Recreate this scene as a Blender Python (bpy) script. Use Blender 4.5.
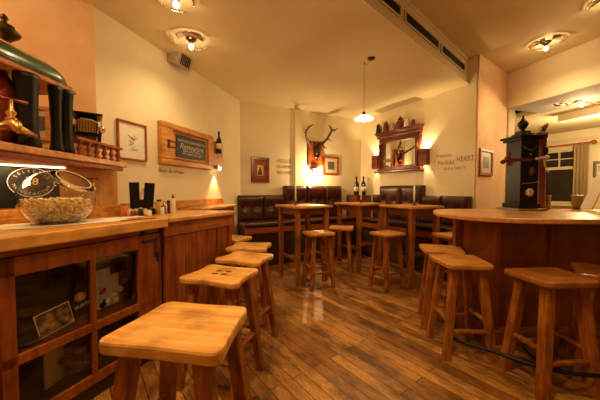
import bpy, bmesh, math, random
from mathutils import Vector, Matrix
random.seed(7)
for o in list(bpy.data.objects): bpy.data.objects.remove(o)
S = bpy.context.scene
COL = S.collection
PI = math.pi
# ---------------------------------------------------------------- camera
EYE, F, PITCH = 1.32, 272.0, math.radians(2.1)
cd = bpy.data.cameras.new('camera'); cam = bpy.data.objects.new('camera', cd); COL.objects.link(cam)
cam.location = (0, 0, EYE); cam.rotation_euler = (PI/2 - PITCH, 0, 0)
cd.sensor_width = 36; cd.lens = F/600*36; cd.clip_start = .02
S.camera = cam
# ---------------------------------------------------------------- world, exposure, lamps
w = bpy.data.worlds.new('night'); S.world = w; w.use_nodes = True
w.node_tree.nodes['Background'].inputs[0].default_value = (.03, .02, .012, 1)
w.node_tree.nodes['Background'].inputs[1].default_value = .3
S.view_settings.view_transform = 'Standard'; S.view_settings.look = 'None'
S.view_settings.gamma = 1; S.view_settings.use_curve_mapping = False
S.view_settings.exposure = 0.0
WARM = (1.0, .68, .315)
def lamp(name, kind, loc, watt, col=WARM, size=.04, rot=(0,0,0), angle=100, blend=.5, parent=None):
    l = bpy.data.lights.new(name, kind); l.energy = watt; l.color = col
    if kind == 'AREA': l.size = size
    else: l.shadow_soft_size = size
    if kind == 'SPOT': l.spot_size = math.radians(angle); l.spot_blend = blend
    o = bpy.data.objects.new(name, l); COL.objects.link(o); o.location = loc; o.rotation_euler = rot
    o.parent = parent; return o
# added fill lights without fixtures, out of view overhead and over the bar
lamp('added_fill_light', 'SPOT', (-.9, .75, 3.2), 120, angle=125, blend=.9, size=.06)
lamp('added_fill_light', 'POINT', (1.4, -.8, 3.1), 5, size=.1)
lamp('added_fill_light', 'POINT', (-1.6, -1.2, 3.1), 4, size=.1)
lamp('added_fill_light', 'SPOT', (.5, 1.0, 3.2), 105, angle=110, blend=.9, size=.05)
lamp('added_bar_fill', 'POINT', (-2.0, 1.0, 2.75), 20, size=.08)  # unseen, added to brighten the peach wall
# ---------------------------------------------------------------- materials
MATS = {}
def nm(name):
    m = bpy.data.materials.new(name); m.use_nodes = True; MATS[name] = m
    return m, m.node_tree, m.node_tree.nodes['Principled BSDF']
def plain(name, c, rough=.5, metal=0, coat=0, bump=0, bscale=30, spec=.5, emis=None, estr=0):
    m, t, b = nm(name)
    b.inputs['Base Color'].default_value = (*c, 1); b.inputs['Roughness'].default_value = rough
    b.inputs['Metallic'].default_value = metal; b.inputs['Coat Weight'].default_value = coat
    b.inputs['Specular IOR Level'].default_value = spec
    tc = t.nodes.new('ShaderNodeTexCoord'); n = t.nodes.new('ShaderNodeTexNoise'); n.inputs['Scale'].default_value = bscale
    t.links.new(tc.outputs['Object'], n.inputs['Vector'])
    mx = t.nodes.new('ShaderNodeMix'); mx.data_type = 'RGBA'; mx.inputs[6].default_value = (*[v*.86 for v in c], 1)
    mx.inputs[7].default_value = (*[min(1, v*1.1) for v in c], 1)
    t.links.new(n.outputs['Fac'], mx.inputs[0]); t.links.new(mx.outputs[2], b.inputs['Base Color'])
    if bump:
        bp = t.nodes.new('ShaderNodeBump'); bp.inputs['Strength'].default_value = bump; bp.inputs['Distance'].default_value = .01
        t.links.new(n.outputs['Fac'], bp.inputs['Height']); t.links.new(bp.outputs[0], b.inputs['Normal'])
    if emis: b.inputs['Emission Color'].default_value = (*emis, 1); b.inputs['Emission Strength'].default_value = estr
    return m
def wood(name, dark, light, axis='X', scale=9, rough=.38, coat=.15, knots=.0, spec=.4):
    m, t, b = nm(name)
    tc = t.nodes.new('ShaderNodeTexCoord'); mp = t.nodes.new('ShaderNodeMapping')
    s = {'X': (.09, 1, 1), 'Y': (1, .09, 1), 'Z': (1, 1, .09)}[axis]
    mp.inputs['Scale'].default_value = [v*scale for v in s]
    t.links.new(tc.outputs['Object'], mp.inputs['Vector'])
    n = t.nodes.new('ShaderNodeTexNoise'); n.inputs['Scale'].default_value = 3.2; n.inputs['Detail'].default_value = 6
    n.inputs['Distortion'].default_value = .6
    t.links.new(mp.outputs[0], n.inputs['Vector'])
    n2 = t.nodes.new('ShaderNodeTexNoise'); n2.inputs['Scale'].default_value = 7; n2.inputs['Detail'].default_value = 3
    t.links.new(tc.outputs['Object'], n2.inputs['Vector'])
    r = t.nodes.new('ShaderNodeValToRGB'); r.color_ramp.elements[0].position = .32; r.color_ramp.elements[1].position = .68
    r.color_ramp.elements[0].color = (*dark, 1); r.color_ramp.elements[1].color = (*light, 1)
    t.links.new(n.outputs['Fac'], r.inputs['Fac'])
    mx = t.nodes.new('ShaderNodeMix'); mx.data_type = 'RGBA'; mx.blend_type = 'MULTIPLY'; mx.inputs[0].default_value = .45 + knots
    r2 = t.nodes.new('ShaderNodeValToRGB'); r2.color_ramp.elements[0].position = .34; r2.color_ramp.elements[1].position = .55
    r2.color_ramp.elements[0].color = (.42, .33, .28, 1); r2.color_ramp.elements[1].color = (1, 1, 1, 1)
    t.links.new(n2.outputs['Fac'], r2.inputs['Fac'])
    t.links.new(r.outputs[0], mx.inputs[6]); t.links.new(r2.outputs[0], mx.inputs[7]); t.links.new(mx.outputs[2], b.inputs['Base Color'])
    bp = t.nodes.new('ShaderNodeBump'); bp.inputs['Strength'].default_value = .25; bp.inputs['Distance'].default_value = .004
    t.links.new(n.outputs['Fac'], bp.inputs['Height']); t.links.new(bp.outputs[0], b.inputs['Normal'])
    b.inputs['Roughness'].default_value = rough; b.inputs['Coat Weight'].default_value = coat; b.inputs['Coat Roughness'].default_value = .2; b.inputs['Specular IOR Level'].default_value = spec
    return m
def plaster(name, c, c2, scale=1.6):
    m, t, b = nm(name)
    tc = t.nodes.new('ShaderNodeTexCoord'); n = t.nodes.new('ShaderNodeTexNoise'); n.inputs['Scale'].default_value = scale
    n.inputs['Detail'].default_value = 5
    t.links.new(tc.outputs['Object'], n.inputs['Vector'])
    r = t.nodes.new('ShaderNodeValToRGB'); r.color_ramp.elements[0].position = .35; r.color_ramp.elements[1].position = .65
    r.color_ramp.elements[0].color = (*c, 1); r.color_ramp.elements[1].color = (*c2, 1)
    t.links.new(n.outputs['Fac'], r.inputs[0]); t.links.new(r.outputs[0], b.inputs['Base Color'])
    n3 = t.nodes.new('ShaderNodeTexNoise'); n3.inputs['Scale'].default_value = 45
    t.links.new(tc.outputs['Object'], n3.inputs['Vector'])
    bp = t.nodes.new('ShaderNodeBump'); bp.inputs['Strength'].default_value = .12; bp.inputs['Distance'].default_value = .006
    t.links.new(n3.outputs['Fac'], bp.inputs['Height']); t.links.new(bp.outputs[0], b.inputs['Normal'])
    b.inputs['Roughness'].default_value = .75; b.inputs['Specular IOR Level'].default_value = .25
    return m
def glassmat(name, c=(1, 1, 1), rough=0.0):
    m, t, b = nm(name)
    b.inputs['Base Color'].default_value = (*c, 1); b.inputs['Transmission Weight'].default_value = 1
    b.inputs['Roughness'].default_value = rough; b.inputs['IOR'].default_value = 1.45
    return m
def floormat():
    m, t, b = nm('floor_planks')
    tc = t.nodes.new('ShaderNodeTexCoord'); mp = t.nodes.new('ShaderNodeMapping'); mp.inputs['Rotation'].default_value = (0, 0, -math.radians(PLANK))
    t.links.new(tc.outputs['Object'], mp.inputs['Vector'])
    br = t.nodes.new('ShaderNodeTexBrick'); br.inputs['Scale'].default_value = 1; br.offset = .37
    br.inputs['Brick Width'].default_value = 1.5; br.inputs['Row Height'].default_value = .092; br.inputs['Mortar Size'].default_value = .0032
    br.inputs['Mortar Smooth'].default_value = .3; br.inputs['Bias'].default_value = -.1
    br.inputs['Color1'].default_value = (.74, .36, .085, 1); br.inputs['Color2'].default_value = (.32, .12, .025, 1); br.inputs['Mortar'].default_value = (.03, .013, .006, 1)
    t.links.new(mp.outputs[0], br.inputs['Vector'])
    m2 = t.nodes.new('ShaderNodeMapping'); m2.inputs['Scale'].default_value = (4.5, 30, 1); t.links.new(mp.outputs[0], m2.inputs['Vector'])
    n = t.nodes.new('ShaderNodeTexNoise'); n.inputs['Scale'].default_value = 3.4; n.inputs['Detail'].default_value = 10; n.inputs['Roughness'].default_value = .85
    t.links.new(m2.outputs[0], n.inputs['Vector'])
    r = t.nodes.new('ShaderNodeValToRGB'); r.color_ramp.elements[0].position = .36; r.color_ramp.elements[1].position = .6
    r.color_ramp.elements[0].color = (.15, .09, .06, 1); r.color_ramp.elements[1].color = (1.0, 1.0, 1.0, 1)
    t.links.new(n.outputs['Fac'], r.inputs[0])
    mx = t.nodes.new('ShaderNodeMix'); mx.data_type = 'RGBA'; mx.blend_type = 'MULTIPLY'; mx.inputs[0].default_value = .9
    t.links.new(br.outputs['Color'], mx.inputs[6]); t.links.new(r.outputs[0], mx.inputs[7])
    n4 = t.nodes.new('ShaderNodeTexNoise'); n4.inputs['Scale'].default_value = 2.6; n4.inputs['Detail'].default_value = 8; n4.inputs['Roughness'].default_value = .7
    m4 = t.nodes.new('ShaderNodeMapping'); m4.inputs['Scale'].default_value = (1, 2.2, 1); t.links.new(mp.outputs[0], m4.inputs['Vector'])
    t.links.new(m4.outputs[0], n4.inputs['Vector'])
    r4 = t.nodes.new('ShaderNodeValToRGB'); r4.color_ramp.elements[0].position = .38; r4.color_ramp.elements[1].position = .58
    r4.color_ramp.elements[0].color = (.16, .10, .07, 1); r4.color_ramp.elements[1].color = (1, 1, 1, 1); t.links.new(n4.outputs['Fac'], r4.inputs[0])
    mx2 = t.nodes.new('ShaderNodeMix'); mx2.data_type = 'RGBA'; mx2.blend_type = 'MULTIPLY'; mx2.inputs[0].default_value = .8
    t.links.new(mx.outputs[2], mx2.inputs[6]); t.links.new(r4.outputs[0], mx2.inputs[7]); t.links.new(mx2.outputs[2], b.inputs['Base Color'])
    bp = t.nodes.new('ShaderNodeBump'); bp.inputs['Strength'].default_value = .35; bp.inputs['Distance'].default_value = .004
    t.links.new(n.outputs['Fac'], bp.inputs['Height']); t.links.new(bp.outputs[0], b.inputs['Normal'])
    rr = t.nodes.new('ShaderNodeMapRange'); rr.inputs[3].default_value = .22; rr.inputs[4].default_value = .5
    t.links.new(n4.outputs['Fac'], rr.inputs[0]); t.links.new(rr.outputs[0], b.inputs['Roughness'])
    return m
PLANK = 128
M_floor = floormat()
M_wall = plaster('cream_plaster', (.80, .70, .49), (.88, .79, .57))
M_peach = plaster('peach_plaster', (.82, .50, .28), (.92, .64, .40), 3)
M_ceil = plaster('cream_ceiling', (.74, .63, .39), (.78, .67, .43))
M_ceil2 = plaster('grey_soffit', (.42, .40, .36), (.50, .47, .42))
M_pine = wood('honey_wood', (.46, .175, .030), (.72, .34, .080), 'X', 9)
M_seat = wood('seat_wood', (.62, .26, .045), (.92, .52, .14), 'X', 8, rough=.3, coat=.3, knots=.2)
M_leg = wood('leg_wood', (.20, .055, .008), (.46, .155, .024), 'Z', 10, rough=.42, knots=.15, coat=.05, spec=.3)
M_legd = wood('dark_leg_wood', (.16, .040, .006), (.30, .085, .014), 'Z', 10, rough=.4, knots=.1)
M_cab = wood('cabinet_wood', (.21, .046, .006), (.38, .105, .016), 'Z', 7, rough=.5, coat=0, spec=.2)
M_pz = wood('upright_honey_wood', (.50, .23, .065), (.70, .37, .12), 'Z', 7)
M_cabx = wood('cabinet_rail_wood', (.31, .090, .013), (.50, .17, .030), 'X', 7, rough=.5, coat=0, spec=.2)
M_seatd = wood('dark_seat_wood', (.28, .085, .013), (.48, .18, .032), 'X', 8, rough=.28, coat=.3)
M_top = wood('worktop_wood', (.60, .26, .055), (.82, .42, .105), 'Y', 6, rough=.3, coat=.4)
M_body = wood('bar_panel_wood', (.17, .036, .005), (.28, .068, .010), 'Z', 4, rough=.38, coat=.15)
M_mah = wood('mahogany', (.12, .025, .012), (.22, .045, .014), 'X', 8, rough=.32, coat=.2)
M_redw = wood('red_wood', (.26, .055, .012), (.46, .12, .025), 'X', 8, rough=.48, coat=.05, spec=.25)
M_leather = plain('brown_leather', (.062, .013, .005), .34, bump=.25, bscale=60, coat=.25)
M_black = plain('black_lacquer', (.007, .006, .0055), .42, spec=.3)
M_darkin = plain('dark_interior', (.05, .018, .008), .7)
M_green = plain('green_enamel', (.018, .085, .045), .25, coat=.25)
M_brass = plain('brass', (.55, .32, .11), .36, metal=1)
M_oldb = plain('old_bronze', (.07, .045, .022), .38, metal=.8)
M_copper = plain('red_copper', (.26, .05, .02), .36, metal=.7)
M_redcol = plain('dark_red_enamel', (.20, .035, .012), .45)
M_chrome = plain('chrome', (.85, .82, .78), .12, metal=1)
M_iron = plain('dark_iron', (.05, .04, .035), .45, metal=.6)
M_white = plain('white_porcelain', (.85, .80, .70), .35)
M_wax = plain('white_wax', (.90, .84, .72), .4)
M_paper = plain('white_paper', (.85, .80, .68), .7)
M_slate = plain('black_slate', (.02, .013, .013), .5)
M_chalk = plain('chalk_letters', (.55, .50, .42), .8)
M_faint = plain('faded_brown_letters', (.34, .22, .11), .8)
M_antler = plain('dark_antler', (.085, .035, .016), .45, bump=.3, bscale=80)
M_mirror = plain('mirror_glass', (.9, .9, .88), .01, metal=1)
M_glass = glassmat('clear_glass')
M_bottle = plain('green_bottle_glass', (.012, .022, .008), .08, coat=.6)
M_label = plain('cream_bottle_label', (.75, .68, .52), .6)
M_red = plain('red_plastic', (.55, .03, .015), .4)
M_orange = plain('orange_plastic', (.80, .22, .04), .4)
M_yellow = plain('yellow_mustard', (.75, .48, .06), .4)
M_curtain = plain('beige_curtain', (.40, .28, .15), .85)
M_frame_w = plain('cream_window_paint', (.80, .68, .46), .45)
M_night = plain('night_glass', (.010, .007, .005), .06, coat=.5)
M_pic = plain('sepia_photo', (.55, .45, .30), .5, bscale=60)
M_picd = plain('dark_print', (.10, .08, .06), .5, bscale=60)
def photomat():
    m, t, b = nm('colour_photo'); tc = t.nodes.new('ShaderNodeTexCoord'); n = t.nodes.new('ShaderNodeTexVoronoi'); n.inputs['Scale'].default_value = 26
    t.links.new(tc.outputs['Object'], n.inputs['Vector']); r = t.nodes.new('ShaderNodeValToRGB'); e = r.color_ramp.elements
    e[0].position = .1; e[0].color = (.75, .55, .25, 1); e[1].position = .75; e[1].color = (.05, .02, .01, 1)
    x = e.new(.4); x.color = (.45, .22, .07, 1)
    t.links.new(n.outputs['Distance'], r.inputs[0]); t.links.new(r.outputs[0], b.inputs['Base Color']); return m
M_photo = photomat()
M_gold = plain('golden_print', (.75, .50, .18), .5, bscale=50)
M_bulb = plain('lit_bulb', (1, .9, .7), .4, emis=(1, .72, .38), estr=30)
M_shade = plain('lit_opal_glass', (1, .9, .75), .3, emis=(1, .68, .34), estr=4.5)
M_grey = plain('beige_plastic', (.42, .33, .22), .5)
M_popc = plain('pale_puffed_snack', (.95, .76, .36), .8)
M_popd = plain('brown_puffed_snack', (.75, .36, .11), .8)
M_zinc = plain('grey_metal', (.35, .32, .27), .35, metal=.8)
# ---------------------------------------------------------------- geometry helpers
def ray(x, y):
    a, b = (x-300)/F, -(y-200)/F
    c, s = math.cos(PITCH), math.sin(PITCH)
    return Vector((a, c + b*s, -s + b*c))
def at(x, y, z):
    r = ray(x, y); t = (z-EYE)/r.z; return Vector((r.x*t, r.y*t, z))
def hit(wall, x, y):
    (px, py), (dx, dy) = wall; r = ray(x, y)
    # P + s*d = t*r
    den = dx*r.y - dy*r.x
    s = (py*r.x - px*r.y)/den
    t = (px + s*dx)/r.x if abs(r.x) > abs(r.y) else (py + s*dy)/r.y
    return s, EYE + t*r.z
def unit(p, q):
    v = Vector((q[0]-p[0], q[1]-p[1])); v.normalize(); return (tuple(p[:2]), (v.x, v.y))
def wp(wall, s, off=0, z=0):          # point along a wall, off metres out into the room
    (px, py), (dx, dy) = wall
    return Vector((px + s*dx + off*dy, py + s*dy - off*dx, z))
def wang(wall): return math.atan2(wall[1][1], wall[1][0])
class MB:
    def __init__(s): s.v = []; s.f = []; s.sm = []
    def add(s, vs, fs, smooth=False):
        n = len(s.v); s.v += [Vector(v) for v in vs]; s.f += [tuple(i+n for i in f) for f in fs]; s.sm += [smooth]*len(fs); return s
    def box(s, c, d, rz=0, rx=0, ry=0):
        m = Matrix.Translation(c) @ Matrix.Rotation(rz, 4, 'Z') @ Matrix.Rotation(ry, 4, 'Y') @ Matrix.Rotation(rx, 4, 'X')
        vs = [m @ Vector((a*d[0]/2, b*d[1]/2, e*d[2]/2)) for a in (-1, 1) for b in (-1, 1) for e in (-1, 1)]
        return s.add(vs, [(0,1,3,2),(4,6,7,5),(0,4,5,1),(2,3,7,6),(0,2,6,4),(1,5,7,3)])
    def beam(s, p, q, w, d, w2=None, d2=None, ref=(0, 0, 1)):
        p, q = Vector(p), Vector(q); z = (q-p).normalized(); r = Vector(ref)
        if abs(z.dot(r)) > .9: r = Vector((1, 0, 0))
        x = r.cross(z).normalized(); y = z.cross(x)
        if abs(Vector(ref).dot(z)) > .9: x, y = Vector((1,0,0)), Vector((0,1,0))
        w2 = w if w2 is None else w2; d2 = d if d2 is None else d2
        vs = [p + x*a*w/2 + y*b*d/2 for a, b in ((-1,-1),(1,-1),(1,1),(-1,1))] + [q + x*a*w2/2 + y*b*d2/2 for a, b in ((-1,-1),(1,-1),(1,1),(-1,1))]
        return s.add(vs, [(0,3,2,1),(4,5,6,7),(0,1,5,4),(1,2,6,5),(2,3,7,6),(3,0,4,7)])
    def prism(s, poly, z0, z1):
        n = len(poly); a = sum(poly[i][0]*poly[(i+1)%n][1]-poly[(i+1)%n][0]*poly[i][1] for i in range(n))
        if a < 0: poly = poly[::-1]
        vs = [(p[0], p[1], z0) for p in poly] + [(p[0], p[1], z1) for p in poly]
        return s.add(vs, [tuple(range(n))[::-1], tuple(range(n, 2*n))] + [(i, (i+1)%n, (i+1)%n+n, i+n) for i in range(n)])
    def lathe(s, prof, c=(0, 0, 0), n=20, m=None):
        m = m or Matrix.Identity(4); c = Vector(c); vs = []; fs = []
        for r, z in prof:
            for k in range(n): vs.append(c + (m @ Vector((r*math.cos(2*PI*k/n), r*math.sin(2*PI*k/n), z))))
        for i in range(len(prof)-1):
            for k in range(n): fs.append((i*n+k, i*n+(k+1)%n, (i+1)*n+(k+1)%n, (i+1)*n+k))
        fs.append(tuple(range(n))[::-1]); fs.append(tuple((len(prof)-1)*n+k for k in range(n)))
        return s.add(vs, fs, True)
    def tube(s, pts, rad, n=8):
        pts = [Vector(p) for p in pts]; k = len(pts)
        rads = rad if isinstance(rad, (list, tuple)) else [rad]*k; vs = []; fs = []
        for i, p in enumerate(pts):
            t = (pts[min(i+1, k-1)] - pts[max(i-1, 0)]).normalized()
            r = Vector((0, 0, 1)) if abs(t.z) < .9 else Vector((0, 1, 0)); x = r.cross(t).normalized(); y = t.cross(x)
            for j in range(n): vs.append(p + (x*math.cos(2*PI*j/n) + y*math.sin(2*PI*j/n))*rads[i])
        for i in range(k-1):
            for j in range(n): fs.append((i*n+j, i*n+(j+1)%n, (i+1)*n+(j+1)%n, (i+1)*n+j))
        fs += [tuple(range(n))[::-1], tuple((k-1)*n+j for j in range(n))]
        return s.add(vs, fs, True)
    def ball(s, c, r, n=10, sc=(1, 1, 1)):
        c = Vector(c); pr = [(max(.001, math.sin(PI*i/n)), -math.cos(PI*i/n)) for i in range(n+1)]
        return s.lathe([(a*r, b*r*sc[2]) for a, b in pr], c, n*2, Matrix.Diagonal((sc[0], sc[1], 1, 1)))
    def build(s, name, mat, parent=None, bevel=0, world=False, origin=None, rz=0):
        vs = s.v
        if parent is None:
            if origin is None:
                xs = [v.x for v in vs]; ys = [v.y for v in vs]; zs = [v.z for v in vs]
                origin = Vector(((min(xs)+max(xs))/2, (min(ys)+max(ys))/2, min(zs)))
            origin = Vector(origin); inv = Matrix.Rotation(-rz, 3, 'Z'); vs = [inv @ (v-origin) for v in vs]
        elif world:
            mi = wmat(parent).inverted(); vs = [mi @ v for v in vs]
        me = bpy.data.meshes.new(name); me.from_pydata([tuple(v) for v in vs], [], s.f)
        for p, sm in zip(me.polygons, s.sm): p.use_smooth = sm
        bm = bmesh.new(); bm.from_mesh(me); bmesh.ops.recalc_face_normals(bm, faces=bm.faces); bm.to_mesh(me); bm.free()
        me.materials.append(mat)
        o = bpy.data.objects.new(name, me); COL.objects.link(o)
        if parent is None: o.location = origin; o.rotation_euler = (0, 0, rz)
        else: o.parent = parent
        if bevel:
            b = o.modifiers.new('bevel', 'BEVEL'); b.width = bevel; b.segments = 2; b.limit_method = 'ANGLE'
        return o
def wmat(o):
    m = Matrix.Translation(o.location) @ o.rotation_euler.to_matrix().to_4x4()
    return wmat(o.parent) @ m if o.parent else m
def thing(name, label, cat, loc=(0, 0, 0), rz=0, group=None):
    o = bpy.data.objects.new(name, None); COL.objects.link(o); o.empty_display_size = .05
    o.location = loc; o.rotation_euler = (0, 0, rz); return tag(o, label, cat, group)
def tag(o, label, cat, group=None, kind=None):
    o['label'] = label; o['category'] = cat
    if group: o['group'] = group
    if kind: o['kind'] = kind
    return o
def struct(o): o['kind'] = 'structure'; return o
def dup(root, loc, rz, label, group=None):
    r = root.copy(); COL.objects.link(r); r.location = loc; r.rotation_euler = (0, 0, rz); r['label'] = label
    if group: r['group'] = group
    def kids(a, b):
        for ch in [c for c in ALLCH.get(a.name, [])]:
            d = ch.copy(); COL.objects.link(d); d.parent = b; kids(ch, d)
    kids(root, r); return r
ALLCH = {}
def register(root):
    for c in root.children: ALLCH.setdefault(root.name, []).append(c); register(c)
def text(body, name, mat, parent, loc, size, width=None, rot=(PI/2, 0, 0), depth=.0012, shear=0, label=None):
    c = bpy.data.curves.new('txt', 'FONT'); c.body = body; c.size = size; c.extrude = depth; c.align_x = 'CENTER'; c.align_y = 'CENTER'; c.shear = shear
    t = bpy.data.objects.new('txt', c); COL.objects.link(t)
    bpy.context.view_layer.update()
    me = bpy.data.meshes.new_from_object(t.evaluated_get(bpy.context.evaluated_depsgraph_get()))
    bpy.data.objects.remove(t)
    if width:
        xs = [v.co.x for v in me.vertices]; k = width/(max(xs)-min(xs))
        for v in me.vertices: v.co.x *= k
    me.materials.clear(); me.materials.append(mat)
    o = bpy.data.objects.new(name, me); COL.objects.link(o); o.parent = parent; o.location = loc; o.rotation_euler = rot
    if label: o['label'] = label
    return o
# ================================================================ ROOM SHELL
H, H2 = 2.92, 3.30
C1 = (-1.08, 4.94)
LWd = (.2756, .9613)
LW0 = (C1[0]-LWd[0]*2.622, C1[1]-LWd[1]*2.622)          # hidden start of the left wall behind the peach pier
BWd = (.878, .478)
C3 = (C1[0]+BWd[0]*2.82, C1[1]+BWd[1]*2.82)
W3d = (.478, -.878)
P1 = (C3[0]+W3d[0]*2.56, C3[1]+W3d[1]*2.56)
P2 = (3.55, 4.715)
PW = at(98, 190.5, EYE-.001)                          # only the bearing is used
pc = Vector((-1.785, 2.412)); pe = Vector((-2.60, 1.943))
LW = (C1, LWd); BW = (C1, BWd); W3 = (C3, W3d); PIL = unit(P1, P2); PEACH = unit(pe, pc)
V1 = Vector((2.54, 4.18)); vd = Vector((-2.03, -1.83)).normalized(); V0 = V1 + vd*7.0
if V0.x < -2.6: V0 = V1 + vd*((V1.x+2.6)/-vd.x)
VW = unit(V0, V1)
struct(MB().prism([(-2.8,-2.2),(9.5,-2.2),(9.5,8.5),(-2.8,8.5)], -.1, 0).build('floor', M_floor, origin=(0,0,0)))
def wallprism(name, pts, z0, z1, mat, t=.2):
    # pts run left to right as seen from inside the room; thickness goes outward
    out = []
    for i, p in enumerate(pts):
        a = pts[max(i-1, 0)]; b = pts[min(i+1, len(pts)-1)]
        n1 = Vector((-(p[1]-a[1]), p[0]-a[0])) if i > 0 else None
        n2 = Vector((-(b[1]-p[1]), b[0]-p[0])) if i < len(pts)-1 else None
        n = (n1.normalized() if n1 else Vector((0,0))) + (n2.normalized() if n2 else Vector((0,0)))
        n.normalize(); out.append((p[0]+n.x*t, p[1]+n.y*t))
    mb = MB()
    for i in range(len(pts)-1): mb.prism([pts[i], pts[i+1], out[i+1], out[i]], z0, z1)
    return struct(mb.build(name, mat))
wallprism('wall_left', [LW0, C1], 0, H, M_wall)
wallprism('wall_back', [C1, C3], 0, H, M_wall)
wallprism('wall_niche', [C3, (P1[0]-W3d[0]*.03, P1[1]-W3d[1]*.03)], 0, H2, M_wall)
struct(MB().prism([tuple(pe), tuple(pc), (pc.x-.12, pc.y+.10), (pe.x-.1, pe.y+.16)], 0, H2).build('wall_pier', M_peach))
wallprism('wall_bar_side', [(-2.6, -2.0), tuple(pe)], 0, H2, M_peach)
wallprism('wall_rear', [(5.6, -2.0), (-2.6, -2.0)], 0, H2, M_wall)
# peach pillar beside the niche
PILn = Vector((-PIL[1][1], PIL[1][0]))
struct(MB().prism([P1, P2, (P2[0]+PILn.x*.35, P2[1]+PILn.y*.35), (P1[0]+PIL[1][0]*.25+PILn.x*.35, P1[1]+PIL[1][1]*.25+PILn.y*.35)], 0, H2).build('wall_pillar', M_peach))
# lintel between the two rooms, grey underside
LIN0 = Vector(P2); LIN1 = Vector((5.6, -2.0)); ld = (LIN1-LIN0).normalized(); ln = Vector((-ld.y, ld.x))
q = [LIN0, LIN1, LIN1+ln*.85, LIN0+ln*.85]
struct(MB().prism([tuple(a) for a in q], 2.71, H2).build('wall_lintel', M_wall))
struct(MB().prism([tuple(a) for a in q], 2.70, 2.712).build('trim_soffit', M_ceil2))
wallprism('wall_right', [tuple(LIN0+ld*4.6), tuple(LIN1)], 0, 2.70, M_wall)
# ceilings
struct(MB().prism([tuple(V0), tuple(V1), (P1[0]+.10, P1[1]+.16), (C3[0]+.3, C3[1]+.3), (C1[0]-.3, C1[1]+.3), (-2.75, 1.9)], H, H2).build('ceiling_low', M_ceil))
struct(MB().prism([(-2.75,-2.2),(5.9,-2.2),(5.9,7),(-2.75,7)], H2, H2+.1).build('ceiling_high', M_ceil))
# back room
RW0 = (5.0, 9.0); RWd = (.42, -.907)
RW = (( 6.20, 7.00), (.40, -.9165))
rwA = wp(RW, -2.2); rwB = wp(RW, 5.0)
WIN = [hit(RW, 543, 180)[0]-.75, hit(RW, 577, 180)[0]]
wz1 = 2.30; wz0 = .98
def rwall(s0, s1, z0, z1, name='wall_window'):
    a, b = wp(RW, s0), wp(RW, s1); n = Vector((-RW[1][1], RW[1][0]))*.2
    return MB().prism([(a.x, a.y), (b.x, b.y), (b.x+n.x, b.y+n.y), (a.x+n.x, a.y+n.y)], z0, z1)
mb = rwall(-2.2, WIN[0], 0, 2.72); 
for a_ in ((WIN[1], 5.0, 0, 2.72), (WIN[0], WIN[1], 0, wz0), (WIN[0], WIN[1], wz1, 2.72)):
    m_ = rwall(*a_); mb.add(m_.v, m_.f)
struct(mb.build('wall_window', M_wall))
wallprism('wall_side_room', [(P2[0]+PILn.x*.3, P2[1]+PILn.y*.3), (3.2, 8.6)][::-1] and [(3.25, 8.3), (6.0, 9.3)], 0, 2.72, M_wall)
wallprism('wall_side_left', [(P2[0]+PILn.x*.35, P2[1]+PILn.y*.35), (3.25, 8.3)], 0, 2.72, M_wall)
struct(MB().prism([tuple(LIN0+ln*.8+ld*-.4), tuple(LIN1+ln*.8), (9.4, -2), (9.4, 9.6), (1.6, 9.6), (1.8, 6.6), (2.98, 4.55), (3.62, 4.80)], 2.71, 2.8).build('ceiling_side', M_ceil))
# beams and picture rail of the side room
for off, z, hh in ((0, 2.50, .06), (0, 2.38, .035)):
    a, b = wp(RW, -2.1, .03, z), wp(RW, 4.6, .03, z)
    struct(MB().beam(a, b, .06, hh).build('trim_rail', M_frame_w))
a, b = LIN0+ln*1.35, LIN0+ln*1.35+ld*5.5
struct(MB().beam((a.x, a.y, 2.65), (b.x, b.y, 2.65), .16, .14).build('trim_beam', M_frame_w))
# jamb strip beside the pillar
struct(MB().prism([(P2[0]+.035,P2[1]+.0),(P2[0]+.15,P2[1]+.02),(P2[0]+.12,P2[1]+.16),(P2[0]+.0,P2[1]+.13)], 0, 2.70).build('trim_jamb', M_frame_w))
# slim raised strip on the back wall, in wall plaster
sA, sB = hit(BW, 294.5, 190)[0], hit(BW, 306, 190)[0]
struct(MB().prism([tuple(wp(BW, sA, 0)[:2]), tuple(wp(BW, sB, 0)[:2]), tuple(wp(BW, sB, .035)[:2]), tuple(wp(BW, sA, .035)[:2])], 0, H).build('trim_wall_strip', M_wall))
# ---- window with shutters panes
r = struct(bpy.data.objects.new('window_1', None)); COL.objects.link(r); r.location = wp(RW, WIN[0], -.06, wz0); r.rotation_euler = (0,0,wang(RW))
W_ = WIN[1]-WIN[0]; Hh = wz1-wz0
fr = MB()
for c, d in (((W_/2,0,.03),(W_,.07,.06)), ((W_/2,0,Hh-.03),(W_,.07,.06)), ((.03,0,Hh/2),(.06,.07,Hh)), ((W_-.03,0,Hh/2),(.06,.07,Hh)), ((W_/2,-.005,Hh/2),(.11,.08,Hh)), ((W_/2,-.003,Hh*.66),(W_,.075,.07))): fr.box(c, d)
fr.build('window_frame', M_frame_w, r, bevel=.005)
br_ = MB()
for cx in (W_*.25+.01, W_*.75-.01):
    br_.box((cx, 0, Hh*.83), (.022, .04, Hh*.34)).box((cx, 0, Hh*.83), (W_*.45, .04, .022))
br_.build('glazing_bar', M_frame_w, r)
MB().box((W_/2, .02, Hh/2), (W_-.02, .008, Hh-.02)).build('window_pane', M_night, r)
MB().box((W_/2, -.1, -.02), (W_+.1, .2, .04)).build('window_sill', M_frame_w, r, bevel=.005)
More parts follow.
